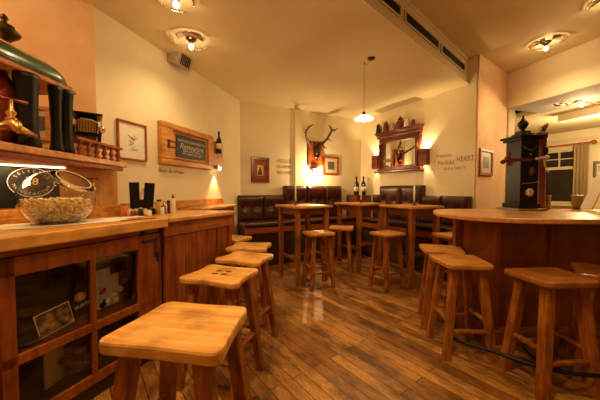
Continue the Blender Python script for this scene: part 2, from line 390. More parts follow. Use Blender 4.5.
# ---- bulkhead vents
for i, (x0, x1) in enumerate(((364, 399), (404, 437.5), (441, 464.5))):
    s0 = hit(VW, x0, 30)[0]; s1 = hit(VW, x1, 30)[0]
    t = thing('air_vent', ['dark slotted ventilation grille in ceiling step, nearest the top edge', 'dark slotted ventilation grille in middle of ceiling step', 'dark slotted ventilation grille in ceiling step beside the pillar'][i], 'vent', wp(VW, s0, .002, 3.04), wang(VW), 'ceiling step vents')
    L = s1-s0
    MB().box((L/2, -.002, .055), (L, .012, .11)).build('grille_back', M_black, t)
    f = MB()
    for zz in (0, .11): f.box((L/2, -.012, zz), (L+.02, .014, .012))
    for xx in (0, L): f.box((xx, -.012, .055), (.014, .014, .12))
    f.build('vent_frame', M_frame_w, t)
    f = MB()
    for k in (1, 2, 3): f.box((L/2, -.010, .0275*k), (L-.01, .01, .004))
    f.build('slat', M_iron, t)
s0 = hit(VW, 300, 10)[0]
f = MB(); a, b = wp(VW, .5, .006, 3.27), wp(VW, (V1-V0).length-.02, .006, 3.27)
struct(MB().beam(a, b, .012, .05).build('trim_step_upper', M_frame_w))
a, b = wp(VW, .5, .006, 2.945), wp(VW, (V1-V0).length-.02, .006, 2.945)
struct(MB().beam(a, b, .012, .05).build('trim_step_lower', M_frame_w))
# ================================================================ LEFT COUNTER
F1 = at(168.5, 218, 1.1).to_2d(); Fa = at(0, 238, 1.1).to_2d(); F2 = at(236.5, 210.6, 1.1).to_2d()
d1 = (F1-Fa).normalized(); Fs = F1 - d1*2.6            # runs past the camera's side
d2 = (F2-F1).normalized()
def lp(v): return (v.x, v.y)
def inward(d): return Vector((-d.y, d.x))               # away from the customers
t = thing('bar_worktop', 'long honey wood bar worktop carrying the glass bowl and paper', 'worktop', (F1.x-.3, F1.y-.6, 1.06))
MB().prism([lp(Fs), lp(F1), lp(F1+inward(d1)*.62), (-1.86, 2.31), (-2.1, 1.9), lp(Fs+inward(d1)*.6)], 1.03, 1.1).build('top_board', M_top, t, bevel=.008, world=True)
wE = wp(LW, -(Vector(C1)-Vector((F2.x-.72, F2.y+.2))).length, .01)
def lwat(y, off): # point on the left wall at given forward distance
    s = (y-C1[1])/LWd[1]; return wp(LW, s, off)
a = lwat(3.06, .01); b = lwat(2.44, .01)
g = F1+inward(d1)*.625
o = MB().prism([lp(F1+d2*.003), lp(F2), (a.x, a.y), (b.x, b.y), (-1.70, 2.36), lp(g+d1*.006)], 1.062, 1.1).build('bar_worktop', M_top, bevel=.008)
tag(o, 'shorter far section of wooden worktop beside the condiments', 'worktop')
# lower ledge further along the left wall, up to the bench
a0, a1 = lwat(3.40, .01), lwat(4.36, .01); b0, b1 = lwat(3.40, .34), lwat(4.36, .27)
o = MB().prism([lp(a0.to_2d()), lp(b0.to_2d()), lp(b1.to_2d()), lp(a1.to_2d())], 1.06, 1.095).build('wall_ledge', M_top, bevel=.006)
tag(o, 'narrow wooden ledge on the left wall before the leather bench', 'ledge')
a0, a1 = lwat(3.42, .02), lwat(4.34, .02); b0, b1 = lwat(3.42, .30), lwat(4.34, .23)
o = MB().prism([lp(a0.to_2d()), lp(b0.to_2d()), lp(b1.to_2d()), lp(a1.to_2d())], 0, 1.06).build('ledge_cabinet', M_cab, bevel=.004)
tag(o, 'plain wooden cabinet under the narrow wall ledge', 'cabinet')
a, b = lwat(2.62, .012), lwat(4.36, .012)
o = MB().beam((a.x, a.y, 1.145), (b.x, b.y, 1.145), .022, .09).build('backsplash', M_top, bevel=.004)
struct(o); o.name = 'trim_backsplash'
# --- display cabinet (glazed) : face plane
off = .085
CF0 = Fs + inward(d1)*off; CF = (tuple(CF0), (d1.x, d1.y)); CL = (F1-Fs).length
cab = thing('display_cabinet', 'wooden display cabinet with glazed doors under the bar worktop', 'cabinet', (CF0.x, CF0.y, 0), wang(CF))
sx = lambda x: hit(CF, x, 260)[0]
sL, sP0, sM0, sM1, sP1, sE = sx(-60), sx(12.5), sx(88), sx(95), sx(137), sx(157)
DEP = .34
# carcass: back, bottom, shelf, sides, posts
c = MB()
c.box((CL/2, DEP, .51), (CL, .02, 1.0)).box((CL/2, DEP/2, .06), (CL-.01, DEP-.02, .12)).box((.0+.02, DEP/2, .53), (.03, DEP, 1.0)).box((CL-.14, DEP/2, .53), (.03, DEP, 1.0))
c.build('carcass', M_darkin, cab)
zT = hit(CF, 50, 270)[1]; 
zr0, zr1 = .43, .50
f = MB()
f.box((CL/2, .03, 1.008), (CL, .03, .042))
f.build('top_rail', M_cabx, cab, bevel=.003)
f = MB(); f.box((.03, .012, .5), (.05, .03, 1.0)); 
f.build('post', M_cab, cab)
MB().box(((sE+CL)/2+.004, .012, .492), (CL-sE-.01, .03, .984)).build('post', M_cab, cab, bevel=.002)
MB().box((sL-.05, .012, .492), (.07, .03, .984)).build('post', M_cab, cab, bevel=.002)
def door(s0, s1, name, mull=(), sw_=.06):
    d = MB(); zt, zb = .985, .10
    z1_ = .855
    L = s1-s0
    d.box((s0+.001+.03, 0, (zt+zb)/2), (.06, .028, zt-zb)).box((s1-.001-sw_/2, 0, (zt+zb)/2), (sw_, .028, zt-zb))
    d.box(((s0+s1)/2, 0, zt-.0475), (L, .028, .095)).box(((s0+s1)/2, 0, zb+.03), (L, .028, .06))
    d.box(((s0+s1)/2, 0, .462), (L, .028, .05))
    for m in mull: d.box((m, 0, (zt+zb)/2), (.03, .026, zt-zb))
    o = d.build(name, M_cab, cab, bevel=.002)
    MB().box(((s0+s1)/2, .006, (zt+zb)/2), (L-.03, .003, zt-zb-.03)).build('door_glass', M_glass, o)
    return o
door(sP0-.06, sE, 'door', ((sM0+sM1)/2,), sE-sP1)
door(sL+.01, sP0-.075, 'door')
MB().box((CL/2, DEP/2+.012, .47), (CL-.3, DEP-.05, .018)).build('inner_shelf', M_cab, cab)
# hinge, forged iron
h = MB(); sx1 = sx(155)
h.box((sx1-.05, -.017, .935), (.11, .004, .024)).box((sx1-.004, -.017, .875), (.026, .004, .15)).box((sx1+.012, -.018, .80), (.02, .01, .07))
h.tube([(sx1-.10, -.018, .935), (sx1-.115, -.018, .945), (sx1-.12, -.018, .93)], .006)
h.build('hinge', M_iron, cab)
# --- panelled base cabinet (second section)
CG0 = F1 + inward(d2)*.055; CG = (tuple(CG0), (d2.x, d2.y)); GL = (F2-F1).length
cb = thing('panelled_cabinet', 'panelled wooden counter front behind the row of stools', 'cabinet', (CG0.x, CG0.y, 0), wang(CG))
g0, g1 = hit(CG, 168.5, 240)[0], hit(CG, 219, 240)[0]; gE = GL-.01
MB().box((gE/2+.004, .28, .53), (gE-.012, .5, 1.058)).build('carcass', M_darkin, cb)
MB().box((gE/2+.004, .012, 1.00), (gE, .03, .11)).build('frame_rail', M_cabx, cb, bevel=.003)
MB().box((gE/2+.004, .012, .06), (gE, .03, .12)).build('frame_rail', M_cabx, cb, bevel=.003)
for xx, ww in ((.045, .08), (g1, .05), (gE-.03, .05)):
    MB().box((xx, .012, .53), (ww, .032, .82)).build('stile', M_cab, cb, bevel=.003)
npl = 4; p0, p1 = .09, g1-.025
for k in range(npl):
    xx = p0+(p1-p0)*(k+.5)/npl
    MB().box((xx, .02, .53), ((p1-p0)/npl-.006, .022, .82)).build('panel', M_cab, cb, bevel=.004)
MB().box(((g1+gE)/2, .02, .53), (gE-g1-.09, .02, .82)).build('panel', M_cab, cb, bevel=.004)
# ================================================================ things inside the display cabinet
def incab(s, y, z): # world point inside the cabinet from local coordinates
    return wmat(cab) @ Vector((s, y, z))
def sxd(x, dp):
    q = CF0 + inward(d1)*dp; return hit(((q.x, q.y), (d1.x, d1.y)), x, 300)[0]
sA_ = sxd(34, .10); sB_ = sxd(88, .10); pw = (sB_-sA_)
t = thing('advertising_card', 'printed card with photo and round orange badge behind cabinet glass', 'card', incab((sA_+sB_)/2, .10, .50), wang(CF))
def tl(m, name, mat, d=(0, 0)): return m.build(name, mat, t)
TI = dict(rx=-.12, ry=-.16)
MB().box((0, 0, .085), (pw, .006, .15), **TI).build('card_back', M_black, t)
MB().box((-pw*.17, -.005, .060), (pw*.60, .003, .125), **TI).build('photo', M_photo, t)
MB().box((-pw*.17, -.0042, .060), (pw*.64, .002, .138), **TI).build('photo_border', M_paper, t)
MB().lathe([(.030, 0), (.030, .003)], (pw*.32, -.006, .145), 20, Matrix.Rotation(PI/2, 4, 'X')).build('badge', M_orange, t)
text('B', 'badge_letter', M_paper, t, (pw*.32, -.012, .145), .045)
text('BURTS', 'card_lettering', M_paper, t, (pw*.35, -.012, .088), .03, rot=(PI/2, -.16, 0))
sA_ = sxd(93, .14); sB_ = sxd(128, .14); pw = sB_-sA_
t = thing('food_picture', 'pale picture of colourful fruit and a bottle behind far cabinet glass', 'picture', incab((sA_+sB_)/2, .14, .486), wang(CF))
MB().box((0, 0, .19), (pw, .01, .38)).build('print', M_picd, t)
MB().box((-pw*.14, -.006, .15), (pw*.66, .003, .27)).build('pale_field', M_pic, t)
mm = MB(); mm.box((pw*.18, -.008, .27), (pw*.45, .006, .07)); mm.ball((pw*.2, -.008, .31), .06, 8, (1, .1, .7)); mm.build('dark_tree_motif', M_black, t)
random.seed(21)
for k in range(16):
    m_ = (M_red, M_yellow, M_white, M_orange, M_popc, M_black, M_green)[k % 7]
    MB().ball((random.uniform(-.42, .42)*pw, -.006, random.uniform(.03, .17)), random.uniform(.012, .03), 6, (1, .2, .8)).build('fruit_motif', m_, t)
t = tag(MB().box((0, 0, .12), (.12, .012, .24)).build('menu_card', M_gold), 'tall yellowed card standing low in the cabinet', 'card')
t.location = incab(sxd(52, .20), .20, .121); t.rotation_euler = (0, 0, wang(CF)+.3)
q_ = MB()
for k in range(9): q_.ball((random.uniform(-.06, .06), random.uniform(-.03, .03), .05+.02*k), random.uniform(.03, .05), 7, (1, .8, .8))
o = q_.build('dark_doll', M_mah); tag(o, 'dark reddish lumpy ornament low in the cabinet', 'ornament'); o.location = incab(sxd(77, .12), .12, .125)
o = MB().lathe([(.02, 0), (.055, .012), (.06, .02), (.056, .02), (.02, .008)]).build('small_dish', M_zinc)
tag(o, 'small pale dish beside the advertising card in the cabinet', 'dish'); o.location = incab(sxd(26, .10), .10, .481)
# ================================================================ BAR SUPERSTRUCTURE (upper left)
ST0 = at(125, 162.5, 1.568); ST1 = at(0, 141, 1.568)
sd = (ST0-ST1).to_2d().normalized(); sn = Vector((-sd.y, sd.x))
SA = ST1.to_2d()-sd*.6; SB = ST0.to_2d()+sd*.04
bb0 = Vector((-1.58, 2.36)); bd = Vector((.2, .34)).normalized(); bn = Vector((-bd.y, bd.x))
un = thing('bar_shelf_unit', 'wooden shelf unit standing on the bar under the green dome', 'shelf', (bb0.x-.1, bb0.y-.3, 1.1))
q = [SA, SB, SB+sn*.20, SB+sn*.22-sd*.30, SB+sn*.36-sd*.62, SA+sn*.42]
MB().prism([lp(v) for v in q], 1.525, 1.568).build('shelf_board', M_pine, un, bevel=.006, world=True)
q = [SA+sn*.02, SB+sn*.02-sd*.03, SB+sn*.18-sd*.03, SA+sn*.18]
MB().prism([lp(v) for v in q], 1.49, 1.525).build('cornice', M_redw, un, bevel=.006, world=True)
# plinth and panels
pA = bb0-bd*1.3
MB().prism([lp(bb0), lp(pA), lp(pA+bn*.12), lp(bb0+bn*.1)], 1.19, 1.49).build('wood_panel', M_pz, un, bevel=.003, world=True)
bl = bb0-bd*.40
MB().prism([lp(bl-bn*.008), lp(pA-bn*.008), lp(pA+bn*.01), lp(bl+bn*.01)], 1.20, 1.489).build('black_panel', M_black, un, world=True)
pa, pb = bb0+bd*.06-bn*.04, pA-bn*.04
MB().prism([lp(pa), lp(pb), lp(pb+bn*.16), lp(pa+bn*.14)], 1.1, 1.135).build('plinth', M_pine, un, bevel=.004, world=True)
MB().prism([lp(pa+bn*.02), lp(pb+bn*.02), lp(pb+bn*.16), lp(pa+bn*.14)], 1.135, 1.19).build('plinth', M_pine, un, bevel=.004, world=True)
# light tube below the shelf
BP = (tuple(bl-bn*.01), (bd.x, bd.y))
a, b = hit(BP, 12, 158), hit(BP, 64, 164)
# oval sign
SP = (tuple(pA-bn*.01), (bd.x, bd.y))
sa, za = hit(SP, 9, 186); sb, _ = hit(SP, 52, 186); zt = hit(SP, 30, 168)[1]; zb = hit(SP, 30, 197)[1]
t = thing('oval_sign', 'black oval sign with white rim and lettering behind the glass bowl', 'sign', wp(SP, (sa+sb)/2, .004, (zt+zb)/2), wang(SP))
ow, oh = (sb-sa)/2+.01, (zt-zb)/2
rim = [(ow*math.cos(2*PI*k/28), -.008, oh*math.sin(2*PI*k/28)) for k in range(29)]
MB().tube(rim, .003, 6).build('sign_rim', M_chalk, t)
m_ = MB(); m_.add([(ow*.98*math.cos(2*PI*k/28), yy, oh*.98*math.sin(2*PI*k/28)) for yy in (-.006, 0) for k in range(28)], [tuple(range(28)), tuple(range(28, 56))[::-1]] + [(k, (k+1)%28, (k+1)%28+28, k+28) for k in range(28)])
m_.build('sign_plate', M_slate, t)
text('18', 'sign_number', M_gold, t, (-ow*.05, -.009, .01), .075)
for k, ch in enumerate('SELECTED'):
    a_ = math.radians(150-k*17); text(ch, 'sign_letter', M_chalk, t, (ow*.78*math.cos(a_), -.009, oh*.78*math.sin(a_)), .026, rot=(PI/2, -(a_-PI/2), 0))
for k, ch in enumerate('MANUFACTUR'):
    a_ = math.radians(195+k*16); text(ch, 'sign_letter', M_chalk, t, (ow*.78*math.cos(a_), -.009, oh*.78*math.sin(a_)), .026, rot=(PI/2, -(a_+PI/2), 0))
o = MB().beam((*lp(bl-bd*.36-bn*.05), 1.482), (*lp(bl+bd*.02-bn*.05), 1.482), .02, .012).build('under_shelf_lamp', M_shade)
tag(o, 'thin lit strip lamp fixed under the bar shelf', 'lamp')
q = bl-bd*.34-bn*.10; l_ = lamp('strip_light', 'AREA', (q.x, q.y, 1.47), 2.6, size=.25)
# tap on the wood panel
def tap(loc, ang, label, k=1.0):
    t = thing('brass_tap', label, 'tap', loc, ang)
    MB().tube([(0, 0, 0), (0, -.05*k, .005), (0, -.09*k, 0), (0, -.12*k, -.03*k)], [.018*k, .024*k, .02*k, .012*k], 12).build('spout', M_brass, t)
    MB().lathe([(.014*k, 0), (.02*k, .012*k), (.01*k, .02*k), (.018*k, .035*k), (.008*k, .045*k), (.008*k, .085*k)], (0, -.055*k, .015*k), 12).build('valve', M_brass, t)
    MB().tube([(-.05*k, -.055*k, .10*k), (0, -.055*k, .102*k), (.05*k, -.055*k, .10*k)], [.008*k, .006*k, .008*k], 8).build('handle', M_copper, t)
    return t
BPL = (tuple(bb0), (bd.x, bd.y)); s_, z_ = hit(BPL, 90, 188)
tap(wp(BPL, s_, .001, 1.33), wang(BPL), 'brass tap with T handle on the panel behind the glass bowl', .8)
# upper green domed tap tower
cx_, cy_ = -1.76, 1.655
DR = thing('beer_tower', 'antique green domed beer tower with dark columns on the bar shelf', 'beer tower', (cx_, cy_, 1.5685), 0)
def rrect(hx, hy, r, n=5):
    pts = []
    for sx_, sy_, a0 in ((1, 1, 0), (-1, 1, 90), (-1, -1, 180), (1, -1, 270)):
        for k in range(n+1):
            a = math.radians(a0+90*k/n); pts.append((sx_*(hx-r)+r*math.cos(a), sy_*(hy-r)+r*math.sin(a)))
    return pts
hx, hy = .175, .32
MB().prism(rrect(hx, hy, .03), .43, .455).build('roof_ledge', M_pine, DR, bevel=.005)
MB().prism(rrect(hx-.015, hy-.015, .03), .455, .47).build('roof_ledge', M_redw, DR)
dm = MB(); vs = []; fs = []; N = 10; base = rrect(1, 1, .35, 5); nb = len(base)
for i in range(N+1):
    u = i/N; a = u*PI/2; k = math.cos(a)**.85 if i < N else 0
    kx = .30+.70*k; 
    for p in base: vs.append((p[0]*(hx-.02)*kx, p[1]*(hy-.02)*(.40+.60*k), .47+.125*math.sin(a)))
for i in range(N):
    for j in range(nb): fs.append((i*nb+j, i*nb+(j+1)%nb, (i+1)*nb+(j+1)%nb, (i+1)*nb+j))
fs += [tuple(range(nb))[::-1], tuple(N*nb+j for j in range(nb))]
dm.add(vs, fs, True); dm.build('dome', M_green, DR)
MB().prism(rrect(hx*.42, hy*.50, .05), .588, .607).build('dome_plate', M_brass, DR, bevel=.005)
MB().lathe([(.045, .607), (.05, .618), (.022, .632), (.03, .645), (.066, .675), (.074, .69), (.046, .715), (.045, .73), (.015, .745), (.012, .76), (.02, .77), (.015, .785), (.002, .80)], (0, 0, 0), 20).build('finial', M_oldb, DR)
def col(px, w_, name='column'):
    q = at(px, 190, EYE); dd = 1.0
    X = -1.605; Y = X/((px-300)/F)
    MB().lathe([(w_*.62, 0), (w_*.62, .03), (w_*.54, .05), (w_*.46, .16), (w_*.54, .33), (w_*.62, .40), (w_*.62, .43)], (X-cx_, Y-cy_, 0), 16).build(name, M_black, DR)
col(30.5, .096); col(58.5, .062); col(68.5, .072)
MB().box((-.01, 0, .01), (.28, .5, .02)).build('base_plate', M_zinc, DR, bevel=.004)
MB().box((.10, .235, .30), (.03, .03, .01)).build('bracket', M_oldb, DR)
o = MB().lathe([(.06, .02), (.085, .03), (.088, .2), (.085, .36), (.05, .40), (.04, .43)], (0.03, -.075, 0), 24); o.build('copper_boiler', M_copper, DR)
tp = tap((-1.61, 1.50, 1.665), math.radians(65), 'brass beer tap with copper T handle at left edge of the picture', 1.35)
tp2 = MB().tube([(-1.62, 1.38, 1.62), (-1.57, 1.45, 1.66), (-1.55, 1.53, 1.655), (-1.54, 1.60, 1.63)], [.02, .022, .02, .012], 12).build('bent_pipe', M_brass, tp, world=True)
# mini gallery shelf with balusters
GZ0, GZ1 = 1.5695, 1.70
gA = SB-sd*.03+sn*.02
gs = hit((tuple(SA+sn*.02), (sd.x, sd.y)), 78, 150)[0]; gp = Vector(wp((tuple(SA+sn*.02), (sd.x, sd.y)), gs)[:2])
gl = thing('baluster_rail', 'small reddish wooden baluster gallery on the bar shelf end', 'rail', (*lp((gp+gA)/2), GZ0))
MB().prism([lp(gp), lp(gA), lp(gA+sn*.15), lp(gp+sn*.15)], GZ1-.022, GZ1).build('top_plank', M_redw, gl, bevel=.004, world=True)
for k in range(6):
    u = (k+.5)/6; p_ = gp.lerp(gA, u)+sn*.02
    MB().lathe([(.018, 0), (.02, .015), (.010, .025), (.022, .05), (.012, .075), (.009, .085), (.018, .10), (.018, GZ1-.022-GZ0)], (p_.x, p_.y, GZ0), 10).build('baluster', M_redw, gl, world=True)
# model car on the gallery
ca = (gp.lerp(gA, .40)+sn*.085)
car = thing('model_car', 'black vintage model car with gold radiator on the baluster gallery', 'model car', (ca.x, ca.y, GZ1+.001), math.radians(38)); car.scale = (1.22, 1.22, 1.22)
# local -y is the front
MB().box((0, .07, .045), (.10, .20, .03)).build('chassis', M_black, car, bevel=.005)
MB().box((0, .02, .085), (.085, .09, .06)).build('hood', M_black, car, bevel=.01)
MB().box((0, .115, .11), (.12, .12, .11)).build('cabin', M_black, car, bevel=.01)
MB().box((0, .09, .178), (.17, .20, .014)).build('car_roof', M_black, car, bevel=.005)
for sx_ in (-1, 1):
    MB().beam((sx_*.075, .0, .04), (sx_*.075, .0, .172), .006, .006).build('roof_post', M_brass, car)
g_ = MB().box((0, -.03, .09), (.09, .008, .07)); g_.build('radiator', M_brass, car)
g_ = MB()
for k in range(6): g_.box((-.036+.0145*k, -.036, .09), (.003, .004, .06))
g_.build('radiator_bar', M_black, car)
MB().tube([(-.055, -.036, .05), (-.055, -.036, .118), (-.03, -.036, .132), (.03, -.036, .132), (.055, -.036, .118), (.055, -.036, .05)], .005, 6).build('radiator_rim', M_chrome, car)
for sx_ in (-1, 1):
    MB().lathe([(.02, 0), (.022, .02), (.008, .03)], (sx_*.075, -.03, .075), 12, Matrix.Rotation(PI/2, 4, 'X')).build('headlight', M_chrome if sx_ > 0 else M_black, car)
    for yy in (0.0, .14):
        MB().lathe([(.036, -.008), (.04, -.004), (.04, .004), (.036, .008)], (sx_*.065, yy, .041), 14, Matrix.Rotation(PI/2, 4, 'Y')).build('wheel', M_iron, car)
# ================================================================ framed pictures
def frame(wall, x0, x1, y0, y1, label, mat, inner, border=.03, cat='picture', name='framed_picture', matte=None, motif=None, depth=.025):
    s0, _ = hit(wall, x0, 190); s1, _ = hit(wall, x1, 190); xm = (x0+x1)/2
    zt = hit(wall, xm, y0)[1]; zb = hit(wall, xm, y1)[1]
    w_, h_ = s1-s0, zt-zb
    t = thing(name, label, cat, wp(wall, (s0+s1)/2, .001, zb), wang(wall))
    f = MB()
    for c, d in (((0, 0, border/2), (w_, 0, border)), ((0, 0, h_-border/2), (w_, 0, border)), ((-w_/2+border/2, 0, h_/2), (border, 0, h_-2*border)), ((w_/2-border/2, 0, h_/2), (border, 0, h_-2*border))):
        f.box((c[0], -depth/2, c[2]), (d[0], depth, d[2]))
    f.build('frame', mat, t, bevel=.004)
    MB().box((0, -.006, h_/2), (w_-border*1.6, .008, h_-border*1.6)).build('print', matte or inner, t)
    if matte and motif: motif(t, w_, h_)
    elif matte: MB().box((0, -.011, h_/2), (w_*.42, .004, h_*.42)).build('image', inner, t)
    return t
def sketch(t, w_, h_):
    pts = []
    random.seed(3)
    m = MB()
    for cx0, cz0, n_ in ((0.02, .60, 9), (-.08, .45, 9), (.04, .32, 7)):
        p = [(cx0*w_+random.uniform(-.17, .17)*w_, -.0115, h_*cz0+random.uniform(-.08, .08)*h_) for _ in range(n_)]
        m.tube(p, .0016, 5)
    m.build('sketch_lines', M_zinc, t)
frame(LW, 117.3, 146.3, 122.5, 160.5, 'large framed pencil sketch on the cream wall beside the bar shelf', M_redw, M_paper, .018, matte=M_paper, motif=sketch)
frame(PEACH, 36, 53, 107, 141, 'small wooden framed photograph seen between the dark columns', M_pine, M_picd, .03, matte=M_pic)
def fig(t, w_, h_):
    MB().box((0, -.012, h_*.48), (w_*.34, .004, h_*.40)).build('golden_field', M_gold, t)
    MB().lathe([(.035, 0), (.045, .04), (.03, .09), (.014, .12), (.014, .15)], (0, -.015, h_*.30), 10, Matrix.Diagonal((1, .12, 1, 1))).build('dark_figure', M_picd, t)
frame(BW, 251, 269, 157.5, 182.5, 'dark red framed picture of a figure on gold above low bench', M_mah, M_gold, .05, matte=M_redw, motif=fig)
frame(BW, 322.5, 338, 156.5, 175, 'orange wooden framed small print to the right of the antlers', M_redw, M_picd, .045, matte=M_pic)
frame(PIL, 478, 491, 149, 175.5, 'wooden framed small portrait hanging on the peach pillar', M_redw, M_picd, .045, matte=M_pic)
frame(RW, 592.5, 609, 161, 177, 'pale framed picture beside the curtain in the far room', M_zinc, M_pic, .06, matte=M_white)
# ================================================================ door leaf sign on left wall
s0, _ = hit(LW, 158.5, 190); s1, _ = hit(LW, 210.5, 190)
zt = hit(LW, 184, 128.5)[1]; zb = hit(LW, 184, 167)[1]; w_, h_ = s1-s0, zt-zb
t = thing('wooden_sign', 'old pale wooden cupboard door with black lettered slate panel', 'sign', wp(LW, (s0+s1)/2, .001, zb), wang(LW))
f = MB(); bw = .13*w_+.02
for c, d in (((0, h_*.07), (w_, h_*.14)), ((0, h_*.93), (w_, h_*.14)), ((-w_/2+.09, h_/2), (.18, h_*.72)), ((w_/2-.06, h_/2), (.12, h_*.72))):
    f.box((c[0], -.03, c[1]), (d[0], .06, d[1]))
f.build('door_frame', M_pine, t, bevel=.008)
MB().box((.02, -.02, h_/2), (w_-.28, .03, h_*.74)).build('door_panel', M_pine, t)
f = MB()
for c, d in (((.03, h_*.84), (w_-.30, .012)), ((.03, h_*.16), (w_-.30, .012))): f.box((c[0], -.05, c[1]), (d[0], .02, d[1]))
f.build('moulding', M_redw, t)
sw = w_*.58; sh = h_*.55
MB().box((.035, -.04, h_/2), (sw, .012, sh)).build('slate_panel', M_slate, t)
for bd_, zz, ss, ww in (('GASTHAUS ZUM HIRSCHEN', .76, .045, .92), ('Restaurant', .52, .095, .82), ('Bier und Wein', .33, .05, .6), ('seit alters her gut', .2, .04, .7)):
    text(bd_, 'sign_lettering', M_chalk, t, (.035, -.047, h_/2+(zz-.5)*sh), ss, ww*sw, shear=.3 if ss > .08 else 0)
h = MB()
for zz in (.56, .42): h.box((-w_/2+.16, -.063, h_*zz), (.16, .006, .014))
h.box((-w_/2+.10, -.062, h_*.49), (.03, .008, .1)); h.build('latch', M_iron, t)
# bottle holder board and bottle with lamp
s0, _ = hit(LW, 211.5, 190); s1, _ = hit(LW, 221, 190); zt = hit(LW, 216, 142.5)[1]; zb = hit(LW, 216, 169.5)[1]
t = thing('bottle_lamp', 'tall wooden wall lamp board beside the lettered cupboard door', 'wall lamp', wp(LW, (s0+s1)/2, .001, zb), wang(LW))
bw_ = s1-s0
MB().box((0, -.02, (zt-zb)/2), (bw_, .04, zt-zb)).build('backboard', M_pine, t, bevel=.004)
MB().box((-bw_*.25, -.07, .03), (bw_*.4, .06, .05)).build('lamp_housing', M_zinc, t)
MB().ball((-bw_*.25, -.10, .0), .018, 8).build('bulb', M_bulb, t)
lamp('bottle_lamp_light', 'SPOT', (-bw_*.25, -.055, .0), 26, rot=(math.radians(-4), 0, 0), angle=62, blend=.35, size=.02, parent=t)
def bottle(name, label, loc, h=.31, r=.038, lab=True, ang=0, group=None, mat=None):
    t = thing(name, label, 'bottle', loc, ang, group)
    MB().lathe([(r*.9, 0), (r, .006), (r, h*.56), (r*.8, h*.66), (r*.36, h*.76), (r*.34, h*.96), (r*.40, h*.965), (r*.40, h)], (0,0,0), 18).build('glass_body', mat or M_bottle, t)
    if lab: MB().lathe([(r*1.01, h*.2), (r*1.02, h*.2), (r*1.02, h*.45), (r*1.01, h*.45)], (0,0,0), 18).build('paper_label', M_label, t)
    MB().lathe([(r*.42, h*.9), (r*.42, h*1.005)], (0,0,0), 12).build('cap', M_mah, t)
    return t
zbt = hit(LW, 219, 155)[1]
bt = bottle('wine_bottle', 'single dark green bottle fixed upright on the wall lamp board', wp(LW, hit(LW, 214.5, 190)[0], .085, zbt), h=hit(LW, 218, 133.5)[1]-zbt, r=.042)
MB().box((0, .035, .03), (.03, .018, .02)).build('bracket', M_iron, bt)
# ================================================================ wall writing
def writing(wall, xm, ym, lines, label, mat=M_faint):
    s_, z_ = hit(wall, xm, ym); t = thing('wall_lettering', label, 'lettering', wp(wall, s_, .001, z_), wang(wall))
    for b_, dx, dz, ss, ww in lines: text(b_, 'lettering_line', mat, t, (dx, -.0008, dz), ss, ww, depth=.0006)
    return t
writing(W3, 455, 162, (('Premium', -.19, .12, .09, .26), ('Perfekt', -.15, .0, .11, .28), ('HEART', .16, .035, .12, .26), ('BAR & PARTY', -.01, -.10, .07, .36)), 'faded brown three line lettering between mirror and peach pillar')
writing(BW, 284, 167, (('HERZLICH', 0, .11, .10, .30), ('WILLKOMMEN', 0, 0, .08, .32), ('BEI UNS', 0, -.11, .09, .30)), 'faded brown lettering beside the red framed figure picture')
writing(LW, 172, 171.5, (('Bier & Wein', 0, 0, .06, .42),), 'faint lettering line below the wooden cupboard door')
# ================================================================ antlers
sc = hit(BW, 314, 160)[0]; zb = hit(BW, 314, 166)[1]; zt = hit(BW, 314, 141.5)[1]; pw = hit(BW, 321, 160)[0]-hit(BW, 307, 160)[0]; ph = zt-zb
k_ = pw/13.5
an = thing('antler_trophy', 'dark stag antlers on a carved wooden plaque above wall lamp', 'antlers', wp(BW, sc, .001, zb), wang(BW))
MB().box((0, -.03, ph/2), (pw, .06, ph)).build('plaque', M_redw, an, bevel=.01)
MB().ball((.01, -.10, ph*.62), .055, 8, (1, .8, 1.7)).build('skull', M_oldb, an)
random.seed(5); cv = MB()
for k in range(16): cv.ball((random.uniform(-.05, .08), -.075-random.uniform(0, .02), ph*random.uniform(.25, .95)), .022, 5)
cv.build('carved_leaves', M_oldb, an)
def P(px, py, y):
    off_ = .07 + (-y-.08)*1.6; q = wp(BW, 0, off_); s_, z_ = hit(((q.x, q.y), BWd), px, py); return (s_-sc, -off_, z_-zb)
m = MB(); m.tube([P(311, 146, -.08), P(307.5, 141, -.10), P(305.7, 136, -.16), P(306.2, 131, -.2), P(309, 127, -.24), P(313.5, 124.3, -.26)], [.026, .026, .022, .02, .017, .006]); m.tube([P(306, 134, -.18), P(303.5, 132, -.26)], [.014, .005])
m.build('antler', M_antler, an)
m = MB(); m.tube([P(317, 147, -.08), P(321, 145, -.10), P(327, 139, -.16), P(330, 134, -.2), P(332, 130.5, -.22), P(330.5, 127.5, -.25), P(328.7, 125.2, -.27)], [.028, .028, .026, .024, .021, .016, .006])
m.tube([P(332, 130.5, -.22), P(335.5, 130, -.26), P(338.5, 128, -.29)], [.019, .015, .005]); m.tube([P(327, 139, -.16), P(331, 140.5, -.24)], [.017, .006]); m.tube([P(321, 145, -.10), P(327, 148.5, -.24)], [.017, .006])
m.build('antler', M_antler, an)
# lamp below
wl = thing('wall_lamp', 'glowing wall lamp under the antler plaque', 'wall lamp', wp(BW, hit(BW, 313, 170)[0], .001, hit(BW, 313, 169)[1]), wang(BW))
MB().box((0, -.02, .02), (.09, .04, .05)).build('wall_plate', M_oldb, wl)
MB().lathe([(.02, -.03), (.045, 0), (.05, .03), (.03, .035)], (0, -.10, -.03), 16).build('glass_shade', M_shade, wl)
lamp('wall_lamp_light', 'POINT', (0, -.17, -.05), 36, size=.012, parent=wl)
